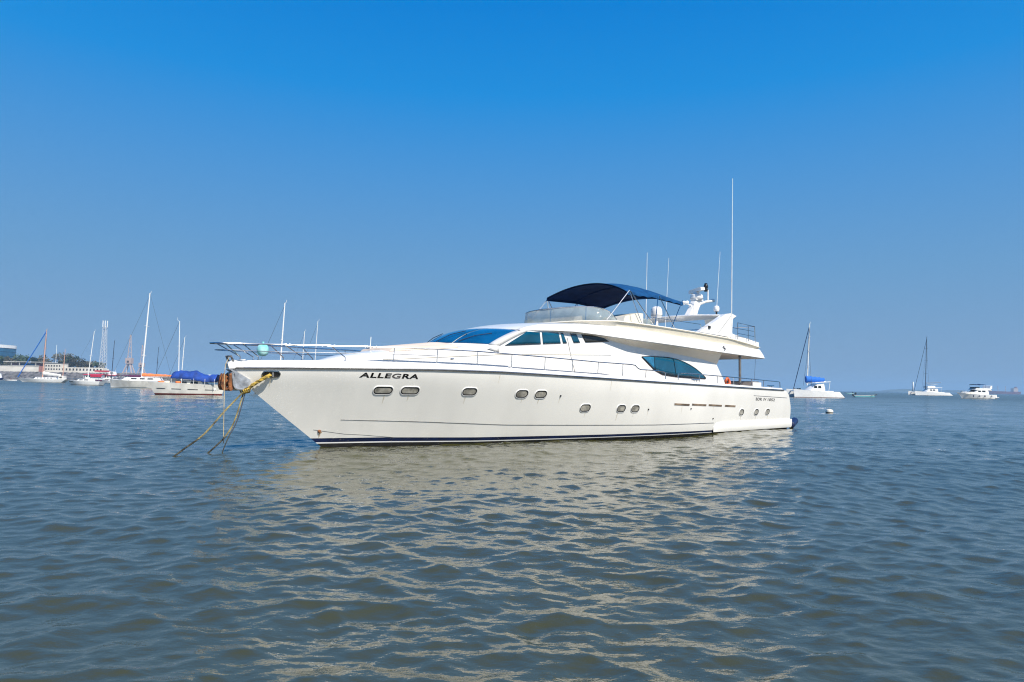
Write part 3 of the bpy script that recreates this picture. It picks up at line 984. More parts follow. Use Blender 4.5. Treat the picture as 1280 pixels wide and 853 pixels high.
# radar arch
arch = MB()
rows = []
for i in range(21):
    s = -1 + 2 * i / 20
    y = 2.45 * s
    xf = 4.95 + 0.85 * (1 - s * s) ** 0.8
    xb_ = 4.55 - 0.25 * (1 - s * s)
    zt_ = 4.99 + 0.06 * (1 - s * s)
    rows.append([(xf, y, zt_ - 0.055), (xf - 0.18, y, zt_), (xb_ + 0.1, y, zt_ + 0.015), (xb_, y, zt_ - 0.03), (xb_ + 0.12, y, zt_ - 0.15), (xf - 0.4, y, zt_ - 0.12)])
mb = MB().grid(rows, close_u=True)
mb.add(rows[0], [tuple(range(6))])
mb.add(rows[-1], [tuple(range(6))])
ra = mb.build('radar_arch', 'gelcoat', yacht, angle=35)
for side in (1, -1):
    y = 2.45 * side
    outer = [(7.5, 4.08), (5.55, 4.95), (5.05, 5.03), (4.62, 4.94), (4.92, 4.80), (5.02, 4.0)]
    MB().prism(outer, y - 0.10, y + 0.10).build('arch_leg', 'gelcoat', ra)
    MB().prism([(6.75, 4.25), (6.9, 4.25), (6.9, 4.36), (6.75, 4.36)], y - 0.14, y + 0.14).build('side_light', 'black', ra)
    MB().tube([(6.1, y + 0.103 * side, 4.12), (5.1, y + 0.103 * side, 4.90)], 0.008, 5).build('panel_seam', 'rubber', ra)
    MB().prism([(5.3, 4.80), (6.0, 4.72), (5.9, 4.50), (5.35, 4.50)], y - 0.62 * side, y - 0.12 * side).build('arch_knee', 'cream', ra)
# mast with radar on the arch
mst = MB().grid([[(4.62, -.14, 5.0), (4.62, .14, 5.0), (3.95, .14, 5.0), (3.95, -.14, 5.0)], [(4.25, -.12, 5.45), (4.25, .12, 5.45), (3.72, .12, 5.45), (3.72, -.12, 5.45)], [(3.98, -.11, 5.86), (3.98, .11, 5.86), (3.42, .11, 5.86), (3.42, -.11, 5.86)], [(3.95, -.10, 5.93), (3.95, .10, 5.93), (3.40, .10, 5.93), (3.40, -.10, 5.93)]], close_u=True)
mst.box((3.68, 0, 5.94), (0.62, 0.34, 0.05))
mst = mst.build('radar_mast', 'gelcoat', yacht, smooth=False)
MB().lathe([(0.0, 0.0), (0.26, 0.0), (0.30, 0.06), (0.28, 0.20), (0.16, 0.26), (0.14, 0.34), (0, 0.35)], (3.68, 0, 5.965), 20).build('radar_housing', 'gelcoat', mst)
sc_ = MB().prism([(-0.5, -0.07), (0.5, -0.07), (0.5, 0.05), (0.42, 0.09), (-0.42, 0.09), (-0.5, 0.05)], -0.11, 0.11).build('radar_scanner', 'gelcoat', mst, loc=(3.68, 0, 6.38))
sc_.rotation_euler = (R(4), R(-4), R(66))
MB().tube([(3.6, 0, 5.72), (2.9, 0, 5.93), (2.25, 0, 6.03)], [0.07, 0.06, 0.05], 8).build('mast_arm', 'gelcoat', mst)
MB().lathe([(0, 0), (0.12, 0), (0.13, 0.1), (0.05, 0.14), (0, 0.14)], (2.28, 0, 5.98), 12).build('camera_dome', 'steel', mst)
MB().tube([(2.70, 0, 5.98), (2.70, 0, 6.52)], 0.035, 8).build('light_pole', 'alloy', mst)
MB().lathe([(0, 0), (.08, 0), (.1, .1), (.07, .14), (.1, .18), (.1, .3), (.07, .34), (.08, .38), (.0, .42)], (2.88, 0, 6.42), 12).build('navigation_light', 'black', mst)
for dy in (-.08, .08):
    MB().lathe([(0.02, 0), (0.03, -0.25), (0.10, -0.38), (0.09, -0.38), (0.0, -0.2)], (4.42 + 0, dy, 5.72), 12, 'x').build('horn', 'alloy', mst).location.x = 0.55
MB().tube([(4.0, 0.0, 5.62), (4.7, 0, 5.70)], 0.03, 6).build('horn_bracket', 'alloy', mst)
# satellite domes
def dome(x, y, zb_, r, h, ped):
    d = MB().lathe([(0, 0), (r * .8, 0), (r * .92, h * .1), (r, h * .2), (r, h * .55), (r * .92, h * .76), (r * .7, h * .92), (r * .35, h * .99), (0, h)], (x, y, zb_), 20).build('satellite_dome', 'gelcoat', yacht)
    MB().lathe([(r * .30, ped), (r * .30, -.02), (r * .7, 0.0)], (x, y, zb_), 12).build('pedestal', 'gelcoat' if ped < -.4 else 'black', d)
    MB().lathe([(r * 1.005, h * .2), (r * 1.02, h * .22), (r * 1.005, h * .24)], (x, y, zb_), 20).build('band', 'rubber', d)
dome(6.85, 0.0, 4.83, 0.25, 0.52, -0.95)
dome(3.77 + .9, 1.62, 5.2, 0.125, 0.26, -0.18)
# whip antennas
for (x, y, z0), (x2, z1), r in (((7.64, 0, 4.0), (7.54, 7.62), .020), ((6.23, 0, 4.0), (5.93, 7.60), .014), ((4.50, 1.5, 5.0), (4.15, 7.95), .014), ((5.08, 2.56, 3.95), (4.92, 10.9), .026)):
    a = MB().tube([(x, y, z0), (x + (x2 - x) * .5, y, z0 + (z1 - z0) * .5), (x2, y, z1)], [r, r * .8, r * .5], 6).build('antenna', 'alloy', yacht)
    MB().lathe([(r * 1.8, 0), (r * 1.8, .25), (r * 1.2, .3)], (x, y, z0 - .02), 8).build('antenna_base', 'alloy', a)

# stainless guard rails
def rail_part(name, pts, r=0.02, posts=(), mid=None):
    out = []
    for side in (1, -1):
        o = MB().tube([(x, y * side, z) for x, y, z in pts], r, 8).build(name, 'steel', yacht)
        for (xb_, yb_, zb_), (xt_, yt_, zt_) in posts:
            st_ = MB().tube([(xb_, yb_ * side, zb_), (xb_, yb_ * side, zb_ + min(0.1, (zt_ - zb_) * .3)), (xt_, yt_ * side, zt_)], r * 0.8, 6)
            st_.lathe([(0.045, 0), (0.045, 0.015), (0.02, 0.03)], (xb_, yb_ * side, zb_), 10)
            st_.build('stanchion', 'steel', o)
        if mid:
            MB().tube([(x, y * side, z) for x, y, z in mid], r * 0.6, 6).build('mid_rail', 'steel', o)
        out.append(o)
    return out
ry = lambda x: max(0.0, hb(min(x, 25.0), rub_z(x)) - 0.10)
rz_ = lambda x: interp(x, [10.2, 11.04, 11.91, 12.16, 12.74, 13.94, 15.08, 16.43, 17.44, 18.6, 19.85, 20.86, 22, 24.1, 25.6], [2.40, 2.43, 2.44, 2.60, 2.61, 2.63, 2.67, 2.72, 2.75, 2.79, 2.80, 2.81, 2.79, 2.76, 2.73])
top = [(10.36, ry(10.36), 2.13), (10.36, ry(10.36), 2.36), (10.5, ry(10.5), 2.41), (11.04, ry(11.04), 2.43), (11.8, ry(11.8), 2.44), (11.95, ry(11.95), 2.48), (12.1, ry(12.1), 2.58)]
for x in np.linspace(12.3, 23.9, 44):
    top.append((x, ry(x), rz_(x)))
for x, y in ((24.4, .38), (24.9, .33), (25.3, .26), (25.5, .15), (25.56, 0.0)):
    top.append((x, y, rz_(x)))
mid = [(x, ry(x) * 1.0, rz_(x) - 0.19) for x in np.linspace(19.9, 23.9, 20)] + [(24.4, .37, 2.57), (24.9, .32, 2.57), (25.25, .24, 2.57), (25.40, .12, 2.57), (25.43, 0, 2.57)]
posts = []
for xb_, lean in ((24.80, .50), (24.40, .48), (23.40, .42), (22.35, .38), (21.08, 0), (19.85, 0), (18.6, 0), (17.44, 0), (16.2, 0), (15.08, 0), (13.94, 0), (12.74, 0), (11.5, 0)):
    xt_ = xb_ + lean
    yt_ = interp(xt_, [23.9, 24.4, 24.9, 25.3, 25.5], [ry(23.9), .38, .33, .26, .15]) if xt_ > 23.9 else ry(xt_)
    posts.append(((xb_, ry(xb_) - 0.02, rub_z(xb_) + cap_h(xb_) - 0.01), (xt_, yt_, rz_(xt_))))
rail_part('guard_rail', top, 0.018, posts, mid)
top2 = [(9.56, ry(9.56), 2.12), (9.56, ry(9.56), 2.34)] + [(x, ry(x), interp(x, [1.3, 3.94, 6.39, 9.4], [2.17, 2.25, 2.315, 2.385])) for x in np.linspace(9.4, 1.45, 16)] + [(1.32, ry(1.32), 2.16), (1.30, ry(1.3), 1.9)]
posts = [((x, ry(x), rub_z(x) + cap_h(x) - .01), (x, ry(x), interp(x, [1.3, 3.94, 6.39, 9.4], [2.17, 2.25, 2.315, 2.385]))) for x in (8.1, 6.8, 5.5, 4.0, 2.9)]
rail_part('cockpit_rail', top2, 0.018, posts)
# flybridge aft rails
for side in (1, -1):
    y = 2.44 * side
    o = MB().tube([(4.35, y, 3.95), (4.34, y, 4.68), (2.85, y, 4.62), (2.80, y, 3.9)], 0.018, 8).build('flybridge_rail', 'steel', yacht)
    MB().tube([(5.0, y, 4.44), (2.95, y, 4.40)], 0.012, 6).build('mid_rail', 'steel', o)
    MB().tube([(4.34, y, 4.22), (2.9, y, 4.17)], 0.012, 6).build('mid_rail', 'steel', o)
    MB().tube([(3.42, y, 3.92), (3.41, y, 4.64)], 0.022, 6).build('stanchion', 'steel', o)
    MB().tube([(10.9, y, 4.10), (10.85, y, 4.42), (7.3, y, 4.40), (7.1, y, 4.1)], 0.012, 6).build('flybridge_rail', 'steel', yacht)
# aft rail across the flybridge
MB().tube([(2.80, -2.44, 4.62), (2.74, 0, 4.64), (2.80, 2.44, 4.62)], 0.018, 8).build('flybridge_rail', 'steel', yacht)
# overhang supports
for side in (1, -1):
    MB().tube([(4.56, 2.66 * side, 1.85), (4.56, 2.66 * side, 3.26)], 0.055, 12).build('support_post', 'greymetal', yacht)
MB().tube([(2.9, 2.5, 3.15), (3.3, 2.65, 2.2)], 0.006, 5).build('stay_wire', 'wire', yacht)
lettering('overhang_emblem', '9', lambda a, b_: Vector((6.20 - 0.17 * a, yfe(6.1) + 0.035 - interp(3.37 + 0.2 * b_, [3.30, 3.435, 3.65], [0.0, 0.03, 0.13]), 3.37 + 0.20 * b_)), 0.01, 1, 0.0, yacht)
# cockpit coaming seat, cleats
MB().box((2.2, 0, 1.92), (0.8, 4.4, 0.42)).build('cockpit_sofa', 'gelcoat', yacht)
MB().box((2.2, 0, 2.15), (0.7, 4.2, 0.05)).build('sofa_cushion', 'rubber', yacht)
for x in (18.95, 8.4, 2.2):
    for side in (1, -1):
        y, z = ry(x) - (0.42 if x > 18 else 0.0), rub_z(x) + cap_h(x) + (0.10 if x > 18 else 0)
        mb = MB().tube([(x - .28, y * side, z + .08), (x + .28, y * side, z + .08)], .025, 8)
        mb.tube([(x - .09, y * side, z - .2), (x - .09, y * side, z + .08)], .022, 6)
        mb.tube([(x + .09, y * side, z - .2), (x + .09, y * side, z + .08)], .022, 6)
        mb.build('cleat', 'steel', yacht)
mb = MB().tube([(25.0, .08, 2.3), (25.06, .08, 2.42), (25.12, -.08, 2.42), (25.06, -.08, 2.3)], 0.03, 6)
mb.build('bow_chock', 'greymetal', yacht)
MB().tube([(20.85, -.3, 2.8), (20.83, -.3, 3.18)], .012, 6).build('jack_staff', 'alloy', yacht)
# bow roller cheeks
mb = MB()
cheek = [(25.10, 2.09), (24.97, 1.99), (24.985, 1.73), (24.90, 1.585), (24.66, 1.64), (24.50, 1.70), (24.58, 1.84), (25.05, 2.10)]
for s in (-1, 1):
    mb.prism(cheek, s * .10, s * .14)
br = mb.build('bow_roller', 'steel_old', yacht, smooth=False)
MB().lathe([(0, -.1), (.07, -.1), (.05, 0), (.07, .1), (0, .1)], (24.88, 0, 1.70), 12, 'y').build('roller', 'black', br)

# ------------------------------------------------------------------ things hung on or moored to the yacht
YM = Matrix.Translation(YO) @ Matrix.Rotation(YR, 4, 'Z')
def at_yacht(o):
    o.matrix_world = YM
    return recentre(o)

anc = thing('anchor', 'rusty anchor stowed against the bow roller of the white yacht', 'anchor', YM @ Vector((25.0, 0, 1.55)), YR)
def anc_part(mb, name, m_):
    o = mb.build(name, m_, anc, smooth=False)
    o.data.transform(Matrix.Translation((-25.0, 0, -1.55)))
    return o
for s in (-1, 1):
    anc_part(MB().prism([(25.12, 1.57), (25.24, 1.57), (25.29, 1.68), (25.265, 1.90), (25.22, 1.99), (25.185, 1.92), (25.19, 1.72)], s * .04, s * .12), 'fluke', 'rust')
    anc_part(MB().prism([(25.02, 1.60), (25.10, 1.58), (25.125, 1.72), (25.105, 1.96), (25.06, 2.0), (25.045, 1.8)], s * .09, s * .16), 'stock_plate', 'rust')
    anc_part(MB().tube(catmull([(25.04, s * .13, 2.02), (25.0, s * .13, 1.85), (24.97, s * .13, 1.68), (24.88, s * .13, 1.60), (24.72, s * .10, 1.60)], 6), .035, 8), 'shackle_arm', 'steel_old')
anc_part(MB().tube([(25.12, 0, 1.62), (24.9, 0, 1.60), (24.5, 0, 1.63)], .045, 8), 'shank', 'steel_old')
anc_part(MB().tube([(25.08, -.24, 1.60), (25.08, .24, 1.60)], .05, 8), 'crown_bar', 'rust')

def rope(pts, r, label, m_, n=10, strands=0):
    path = catmull(pts, n)
    mb = MB()
    if strands:
        L = 0
        ps = [path[0]]
        for a, b_ in zip(path, path[1:]): L += (b_ - a).length
        fine = catmull(pts, max(n, int(L / len(pts) / 0.02)))
        for k in range(strands):
            sp = []
            d = 0
            for i, p in enumerate(fine):
                t = (fine[min(i + 1, len(fine) - 1)] - fine[max(i - 1, 0)]).normalized()
                a = t.cross(Vector((0, 1, 0.02))).normalized()
                b2 = t.cross(a)
                if i: d += (p - fine[i - 1]).length
                ph_ = d / (r * 9) * 2 * math.pi + 2 * math.pi * k / strands
                sp.append(p + (a * math.cos(ph_) + b2 * math.sin(ph_)) * r * 0.55)
            mb.tube(sp, r * 0.62, 5)
    else:
        mb.tube(path, r, 8)
    # the lower end is wet and fouled
    mb.mi = [1 if (sum(mb.v[i][2] for i in f) / len(f) + 0.10 * math.sin(k * 0.037)) < 0.42 else 0 for k, f in enumerate(mb.f)]
    o = mb.build('mooring_rope', [m_, 'rope_wet'])
    tag(o, label, 'rope', 'mooring ropes at the bow of the yacht')
    return at_yacht(o)

hp = hull_pt(24.13, 1.98, 0.03)
rope([(hp.x, hp.y, hp.z), (24.28, hp.y - .0, 1.90), (24.48, .20, 1.74), (24.62, .10, 1.60), (24.70, .05, 1.53)], .042, 'thick yellow chafed rope from the hawse hole to the stem of the yacht', 'rope_yellow', strands=3)
rope([(24.69, .10, 1.56), (25.18, .10, 1.03), (25.64, .10, 0.49), (26.08, .10, 0.16), (26.42, .10, -0.10)], .021, 'long yellow mooring rope slanting from the bow to the water, the outer one', 'rope_old', strands=3)
rope([(24.66, 0, 1.56), (24.88, 0, 0.78), (25.08, 0, 0.42), (25.29, 0, 0.20), (25.62, 0, -0.10)], .020, 'worn dark and yellow mooring rope sagging steeply from the bow to the water', 'rope_old', strands=3)
rope([(24.63, .03, 1.56), (24.83, .05, 0.80), (25.0, .05, 0.45), (25.12, .05, 0.15), (25.2, .05, -.10)], .013, 'dark thin second strand beside the steep mooring rope under the bow', 'wire')
rope([(25.12, .12, 2.40), (25.21, .12, 2.12), (25.20, .12, 1.33), (25.17, .10, 0.5), (25.16, .1, 0.25)], .009, 'thin pale line hanging straight down past the rusty anchor', 'rope_thin')
# rope turns lashed round the stem
mb = MB()
for k in range(4):
    c = Vector((24.58 + 0.05 * k, 0.02, 1.59 - 0.012 * k))
    mb.tube([c + Vector((0.03 * math.sin(a), 0.11 * math.cos(a), 0.075 * math.sin(a))) for a in np.linspace(0, 2 * math.pi, 17)], .02, 6, False)
tag(at_yacht(mb.build('rope_lashing', 'rope_yellow')), 'yellow rope lashing wound round the stem just below the anchor', 'rope')

fb = MB().lathe([(0, -.16), (.07, -.155), (.125, -.11), (.15, -.035), (.15, .035), (.125, .11), (.07, .155), (.03, .175), (.03, .22), (0, .22)], (24.2, -.05, 2.62), 18).build('ball_fender', 'aqua')
fb.data.transform(Matrix.Translation((0, 0, 0)))
tag(at_yacht(fb), 'pale aqua ball fender hung on the bow rail of the yacht', 'fender')
fd = MB().lathe([(0, -.48), (.10, -.46), (.17, -.38), (.17, .38), (.10, .46), (0, .48)], (0, 0, 0), 14, 'x').build('fender', 'fender')
fd.data.transform(Matrix.Rotation(R(14), 4, 'Y') @ Matrix.Rotation(R(12), 4, 'Z'))
fd.data.transform(Matrix.Translation((-0.80, 2.45, 0.24)))
tag(at_yacht(fd), 'dark navy cylinder fender lying on the swim platform edge at the stern of the yacht', 'fender')
mb = MB()
ringc = Vector((5.05, 2.35, 2.12))
mb.tube([ringc + Vector((0.17 * math.cos(a), 0.03 * math.sin(2 * a), 0.14 * math.sin(a))) for a in np.linspace(0, 2 * math.pi, 25)], .055, 8, False)
tag(at_yacht(mb.build('life_ring', 'orange')), 'orange life ring on the side deck by the aft cabin wall of the yacht', 'life ring')

# ------------------------------------------------------------------ boats lying further off
def boat_hull(L, B, fb_bow, fb_stern, transom_cut=0.0, bow_rake=0.10, full=2.2, draft=0.35, n=22):
    """rows of a hull pointing along +x, amidships at 0; returns strips for bottom, side, and the deck"""
    def sec(t):
        y = B / 2 * max(0.0, 1 - max(0.0, (t - 0.4) / 0.6) ** full) * (1 - 0.22 * max(0, (0.4 - t) / 0.4) ** 2)
        sheer = fb_stern + (fb_bow - fb_stern) * t ** 1.6 - 0.06 * L / 10 * math.sin(t * math.pi)
        return y, sheer
    def strip(f0, f1, k, w0=1.0, w1=1.0):
        rows = []
        for i in range(n + 1):
            t = i / n
            y, sh = sec(t)
            row = []
            for j in range(k + 1):
                z = f0(sh) + (f1(sh) - f0(sh)) * j / k
                h = max(0, z) / max(0.01, sh)
                wl_ = (0.80 + 0.20 * h ** 0.7) if z > 0 else 0.80 * (1 + z / draft * 0.5)
                xx = -L / 2 + L * t + (h - 1) * L * bow_rake * t ** 2 - (h - 1) * L * transom_cut * (1 - t) ** 3
                yy = y * wl_ * (1 - (1 - h) * 0.45 * t ** 3)
                row.append((xx, yy, z))
            rows.append(row)
        return rows
    return sec, strip

def hull_parts(root, L, B, fbb, fbs, m_side, m_bottom, m_deck='dirty_white', stripe=None, **kw):
    sec, strip = boat_hull(L, B, fbb, fbs, **kw)
    def both(rows):
        mb = MB().grid(rows).grid([[(x, -y, z) for x, y, z in r_] for r_ in rows])
        a = rows[0]
        mb.grid([a, [(x, -y, z) for x, y, z in a]])
        return mb
    bt = 0.13 * (fbs / 0.9)
    h = both(strip(lambda s_: bt, lambda s_: s_, 5)).build('hull', m_side, root)
    both(strip(lambda s_: -0.35, lambda s_: bt, 3)).build('boot_stripe', m_bottom, h)
    if stripe:
        z0, z1, mm = stripe
        both([[(x, y + 0.012, z) for x, y, z in r_] for r_ in strip(lambda s_: s_ * z0, lambda s_: s_ * z1, 1)]).build('stripe', mm, h)
    rows = []
    for i in range(23):
        t = i / 22
        y, sh = sec(t)
        rows.append([(-L / 2 + L * t, y * s_ * .985, sh + 0.03 * (1 - s_ * s_)) for s_ in (-1, -.5, 0, .5, 1)])
    MB().grid(rows).build('deck', m_deck, root)
    return sec

def loft_cabin(root, name, x0, x1, w, zb_, h, m_, sl_f=0.5, sl_a=0.15, window=None, wz=(0.40, 0.78)):
    xf = lambda k: x1 - sl_f * k
    xa = lambda k: x0 + sl_a * k
    rows = []
    for k, ww in ((0, 1.0), (0.5, 0.97), (0.9, 0.92), (1.0, 0.82)):
        rows.append([(xa(k), -w / 2 * ww, zb_ + h * k), (xf(k) - .15 * w, -w / 2 * ww, zb_ + h * k), (xf(k), -w / 4 * ww, zb_ + h * k), (xf(k), w / 4 * ww, zb_ + h * k), (xf(k) - .15 * w, w / 2 * ww, zb_ + h * k), (xa(k), w / 2 * ww, zb_ + h * k)])
    mb = MB().grid(rows, close_u=True)
    mb.add(rows[-1], [tuple(range(6))])
    c = mb.build(name, m_, root, angle=30)
    if window:
        for s_ in (-1, 1):
            for a, b_ in window:
                k0, k1 = wz
                y0, y1 = s_ * (w / 2 * (1 - .06 * k0) + .012), s_ * (w / 2 * (1 - .08 * k1) + .012)
                MB().add([(a, y0, zb_ + h * k0), (b_, y0, zb_ + h * k0), (b_ - .08 * h, y1, zb_ + h * k1), (a + .08 * h, y1, zb_ + h * k1)], [(0, 1, 2, 3)]).build('window', 'glass_dark', c, smooth=False, solid=0.02)
    return c

def mast_rig(root, x, z0, z1, r, m_='alloy', rake=0.0, spreaders=(0.45, 0.72), fore=None, aft=None, side=None, wire=0.02, m_fore='wire', fore_r=None):
    top = (x - rake, 0, z1)
    mm = MB().tube([(x, 0, z0), (x - rake * .5, 0, (z0 + z1) / 2), top], [r, r * .95, r * .7], 8)
    for s_ in spreaders:
        z = z0 + (z1 - z0) * s_
        xx = x - rake * s_
        mm.tube([(xx - .05, -(z1 - z0) * .05, z), (xx, 0, z + .05), (xx - .05, (z1 - z0) * .05, z)], r * .35, 5)
    o = mm.build('mast', m_, root)
    MB().tube([(top[0], 0, z1 - .05), (top[0] - .25, 0, z1 + .15), (top[0] - .25, 0, z1 + .45)], r * .25, 5).build('wind_vane', m_, o)
    if fore: MB().tube([(top[0], 0, z1 - (z1 - z0) * .03), fore], fore_r or wire, 6).build('forestay', m_fore, o)
    if aft: MB().tube([top, aft], wire, 5).build('backstay', 'wire', o)
    if side:
        for s_ in (-1, 1):
            MB().tube([top, (x - rake * .45 - .05, s_ * (z1 - z0) * .05, z0 + (z1 - z0) * .45), (x - .1, s_ * side, z0 - .1)], wire * .8, 5).build('shroud', 'wire', o)
    return o

def boom_cover(root, x0, x1, z, h, m_, droop=0.0):
    rows = []
    for i in range(13):
        t = i / 12
        x = x0 + (x1 - x0) * t
        hh = h * (1 - 0.45 * t) * (1 + 0.08 * math.sin(i * 2.3))
        rows.append([(x, hh * .32 * math.cos(a), z + droop * t + hh * .5 + hh * .5 * math.sin(a)) for a in np.linspace(0, 2 * math.pi, 9)[:-1]])
    mb = MB().grid(rows, close_u=True)
    mb.add(rows[0], [tuple(range(8))]).add(rows[-1], [tuple(range(8))])
    o = mb.build('sail_cover', m_, root, angle=80)
    MB().tube([(x0, 0, z - .02), (x1 + (x1 - x0) * .05, 0, z + droop)], abs(h) * .10, 6).build('boom', 'alloy', o)
    return o

def life_lines(root, sec, L, h=0.55, t0=0.08, t1=0.98, n=9):
    for s_ in (-1, 1):
        pts = []
        mb = MB()
        for i in range(n):
            t = t0 + (t1 - t0) * i / (n - 1)
            y, sh = sec(t)
            p = (-L / 2 + L * t, s_ * y * .93, sh)
            mb.tube([p, (p[0], p[1], sh + h)], .018, 5)
            pts.append((p[0], p[1], sh + h))
        mb.tube(pts, .014, 5)
        mb.build('guard_line', 'steel', root)

LEFT, RIGHT = math.pi, 0.0      # heading of the bow in the picture

# --- the white ketch near the stone bank
t = thing('ketch', 'long white two-masted ketch with tan masts and a furled cream sail', 'sailboat', (-182.4, 266.3, 0), LEFT + 0.08)
sec = hull_parts(t, 18.6, 4.4, 1.55, 1.35, 'white_paint', 'white_paint', bow_rake=0.10, transom_cut=.10, full=2.0)
loft_cabin(t, 'cabin', -5.0, 3.2, 2.9, 1.25, .75, 'white_paint', .8, .3, [(-4.2 + k * 1.25, -3.5 + k * 1.25) for k in range(5)])
mast_rig(t, 0.2, 1.4, 20.6, .20, 'mast_tan', .5, (.35, .62), fore=(9.3, 0, 1.9), aft=None, side=1.9, wire=.035, m_fore='bright_canvas', fore_r=.17)
mast_rig(t, -7.3, 1.4, 12.9, .13, 'mast_tan', .35, (.55,), side=1.4, wire=.03)
boom_cover(t, 0.0, -6.6, 3.0, 1.25, 'sail', -.5)
loft_cabin(t, 'wheelhouse', -8.2, -5.8, 2.2, 1.3, 1.4, 'dirty_white', .3, .1, [(-7.6, -6.6)])
life_lines(t, sec, 18.6)
# --- white sloop with the raked mast
t = thing('sloop', 'small white sloop with a raked bare white mast, moored before the red ferries', 'sailboat', (-113.9, 182.7, 0), LEFT - 0.05)
sec = hull_parts(t, 9.8, 3.1, 1.35, 1.1, 'white_paint', 'navy', bow_rake=0.12, transom_cut=.05)
loft_cabin(t, 'cabin', -2.2, 2.2, 2.0, 1.05, .62, 'white_paint', .9, .1, [(-1.6, -.4), (-.1, .9)])
mast_rig(t, -0.7, 1.2, 14.5, .10, 'alloy', 1.15, (.5,), fore=(4.7, 0, 1.4), wire=.012)
MB().box((3.1, 1.05, .95), (.9, .05, .18)).build('hull_window', 'glass_dark', t)
MB().tube([(-4.4, .9, 1.2), (-4.4, .9, 1.9), (-4.4, -.9, 1.9), (-4.4, -.9, 1.2)], .04, 6).build('stern_rail', 'steel', t)
life_lines(t, sec, 9.8)
# --- white sloop with the orange boom cover
t = thing('sloop', 'white sailing yacht with orange sail cover along its boom and a tall white mast', 'sailboat', (-79.5, 147.0, 0), LEFT + 0.05)
sec = hull_parts(t, 13.2, 4.0, 1.75, 1.45, 'dirty_white', 'white_paint', bow_rake=0.02, transom_cut=.03, full=2.6)
loft_cabin(t, 'cabin', -4.0, 4.2, 2.6, 1.5, .75, 'white_paint', 1.2, .2, [(-3.0, -1.8), (-1.3, -.2), (.4, 1.6)])
mast_rig(t, 0.0, 1.6, 20.5, .15, 'alloy', .85, (.28, .62), fore=(6.4, 0, 1.9), aft=(-6.5, 0, 1.6), wire=.018)
boom_cover(t, -.1, -6.6, 2.45, .72, 'orange_canvas')
for k in range(3):
    MB().box((-4.1 - .5 * k, 1.93, 1.05 - .14 * k), (.75, .05, .10)).build('hull_flash', 'orange_canvas', t)
life_lines(t, sec, 13.2)
# --- the nearest of them, with the blue awning
t = thing('sailboat', 'white wooden sailboat with maroon bottom under a bright blue awning', 'sailboat', (-38.8, 82.3, 0), RIGHT + 0.06)
sec = hull_parts(t, 8.7, 2.7, 1.25, 1.55, 'dirty_white', 'maroon', bow_rake=0.05, transom_cut=.10, full=3.0)
strip = boat_hull(8.7, 2.7, 1.25, 1.55, bow_rake=0.05, transom_cut=.10, full=3.0)[1]
for k in range(4):
    r_ = strip(lambda s_: s_ * .50, lambda s_: s_ * .545, 1)[2 + 5 * k:6 + 5 * k]
    MB().grid([[(x, -y - .02, z) for x, y, z in q] for q in r_]).build('hull_slot', 'black', t, solid=.02)
loft_cabin(t, 'cabin', -1.2, 2.4, 1.7, 1.15, .62, 'cream', .5, .1, [(-.8, .1), (.5, 1.4)])
mast_rig(t, -1.2, 1.3, 8.9, .055, 'alloy', .22, (.6,), fore=None, aft=(-4.2, 0, 1.6), wire=.014)
rows = []
for i in range(29):
    u = i / 28
    x = -1.7 + 5.2 * u
    peak = interp(u, [0, .15, .38, .48, .62, .78, .9, 1.0], [2.78, 2.96, 2.86, 3.02, 2.62, 2.42, 2.56, 2.52])
    low = interp(u, [0, .3, .6, .75, 1.0], [2.0, 1.95, 1.75, 1.62, 1.70])
    rows.append([(x, 1.15 * s_, low + (peak - low) * (1 - abs(s_) ** 2.6) + .03 * math.sin(i * 1.9 + s_ * 3)) for s_ in np.linspace(-1, 1, 13)])
aw = MB().grid(rows).build('awning', 'blue_canvas', t, angle=70, solid=.01)
for x in (-1.6, -.4, 1.0, 2.3, 3.4):
    for s_ in (-1, 1):
        MB().tube([(x, 1.12 * s_, 1.2), (x, 1.12 * s_, 2.0)], .025, 6).build('awning_post', 'alloy', aw)
MB().lathe([(0, -.18), (.09, -.14), (.11, 0), (.09, .14), (0, .18)], (3.45, -1.0, .75), 10).build('fender', 'white_paint', t)
for x, m_ in ((-2.9, 'orange_canvas'), (-2.2, 'cream'), (-.9, 'orange_canvas')):
    MB().lathe([(0, 0), (.34, .03), (.38, .16), (.3, .26), (0, .28)], (x, -.7, 1.42), 10).build('cushion', m_, t)
MB().tube([(3.9, -.8, 1.25), (3.9, -.8, 1.75), (4.25, 0, 1.78), (3.9, .8, 1.75), (3.9, .8, 1.25)], .03, 6).build('bow_rail', 'steel', t)

# --- boats mostly hidden behind others: their masts stand clear
def plain_sloop(label, x, y, L, ztop, rake, m_mast, hdg, fore=True, r=.1, aft=False, col='white_paint'):
    t = thing('sloop', label, 'sailboat', (x, y, 0), hdg, 'moored sailing yachts')
    sec = hull_parts(t, L, L * .3, 1.3, 1.1, col, 'navy')
    loft_cabin(t, 'cabin', -L * .25, L * .2, L * .19, 1.05, .6, 'white_paint', .7, .1, [(-L * .18, -L * .02), (L * .02, L * .12)])
    mast_rig(t, L * .06, 1.2, ztop, r, m_mast, rake, (.55,), fore=(L * .48, 0, 1.4) if fore else None, aft=(-L * .47, 0, 1.2) if aft else None, wire=.02)
    boom_cover(t, 0, -L * .36, 1.9, .5, 'navy')
    return t
plain_sloop('sloop behind the blue awning, only its thin white mast with a small radar showing', -67.2, 140, 7.0, 10.6, .35, 'alloy', LEFT, r=.08)
plain_sloop('sloop behind the red ferries, only its dark bare mast showing above them', -164.4, 282, 9.0, 17.6, .45, 'dark_mast', LEFT, False, r=.14)
plain_sloop('sloop whose thin dark mast rises above the orange boom cover', -119.0, 230, 8.0, 12.7, .3, 'dark_mast', LEFT, False, r=.09)
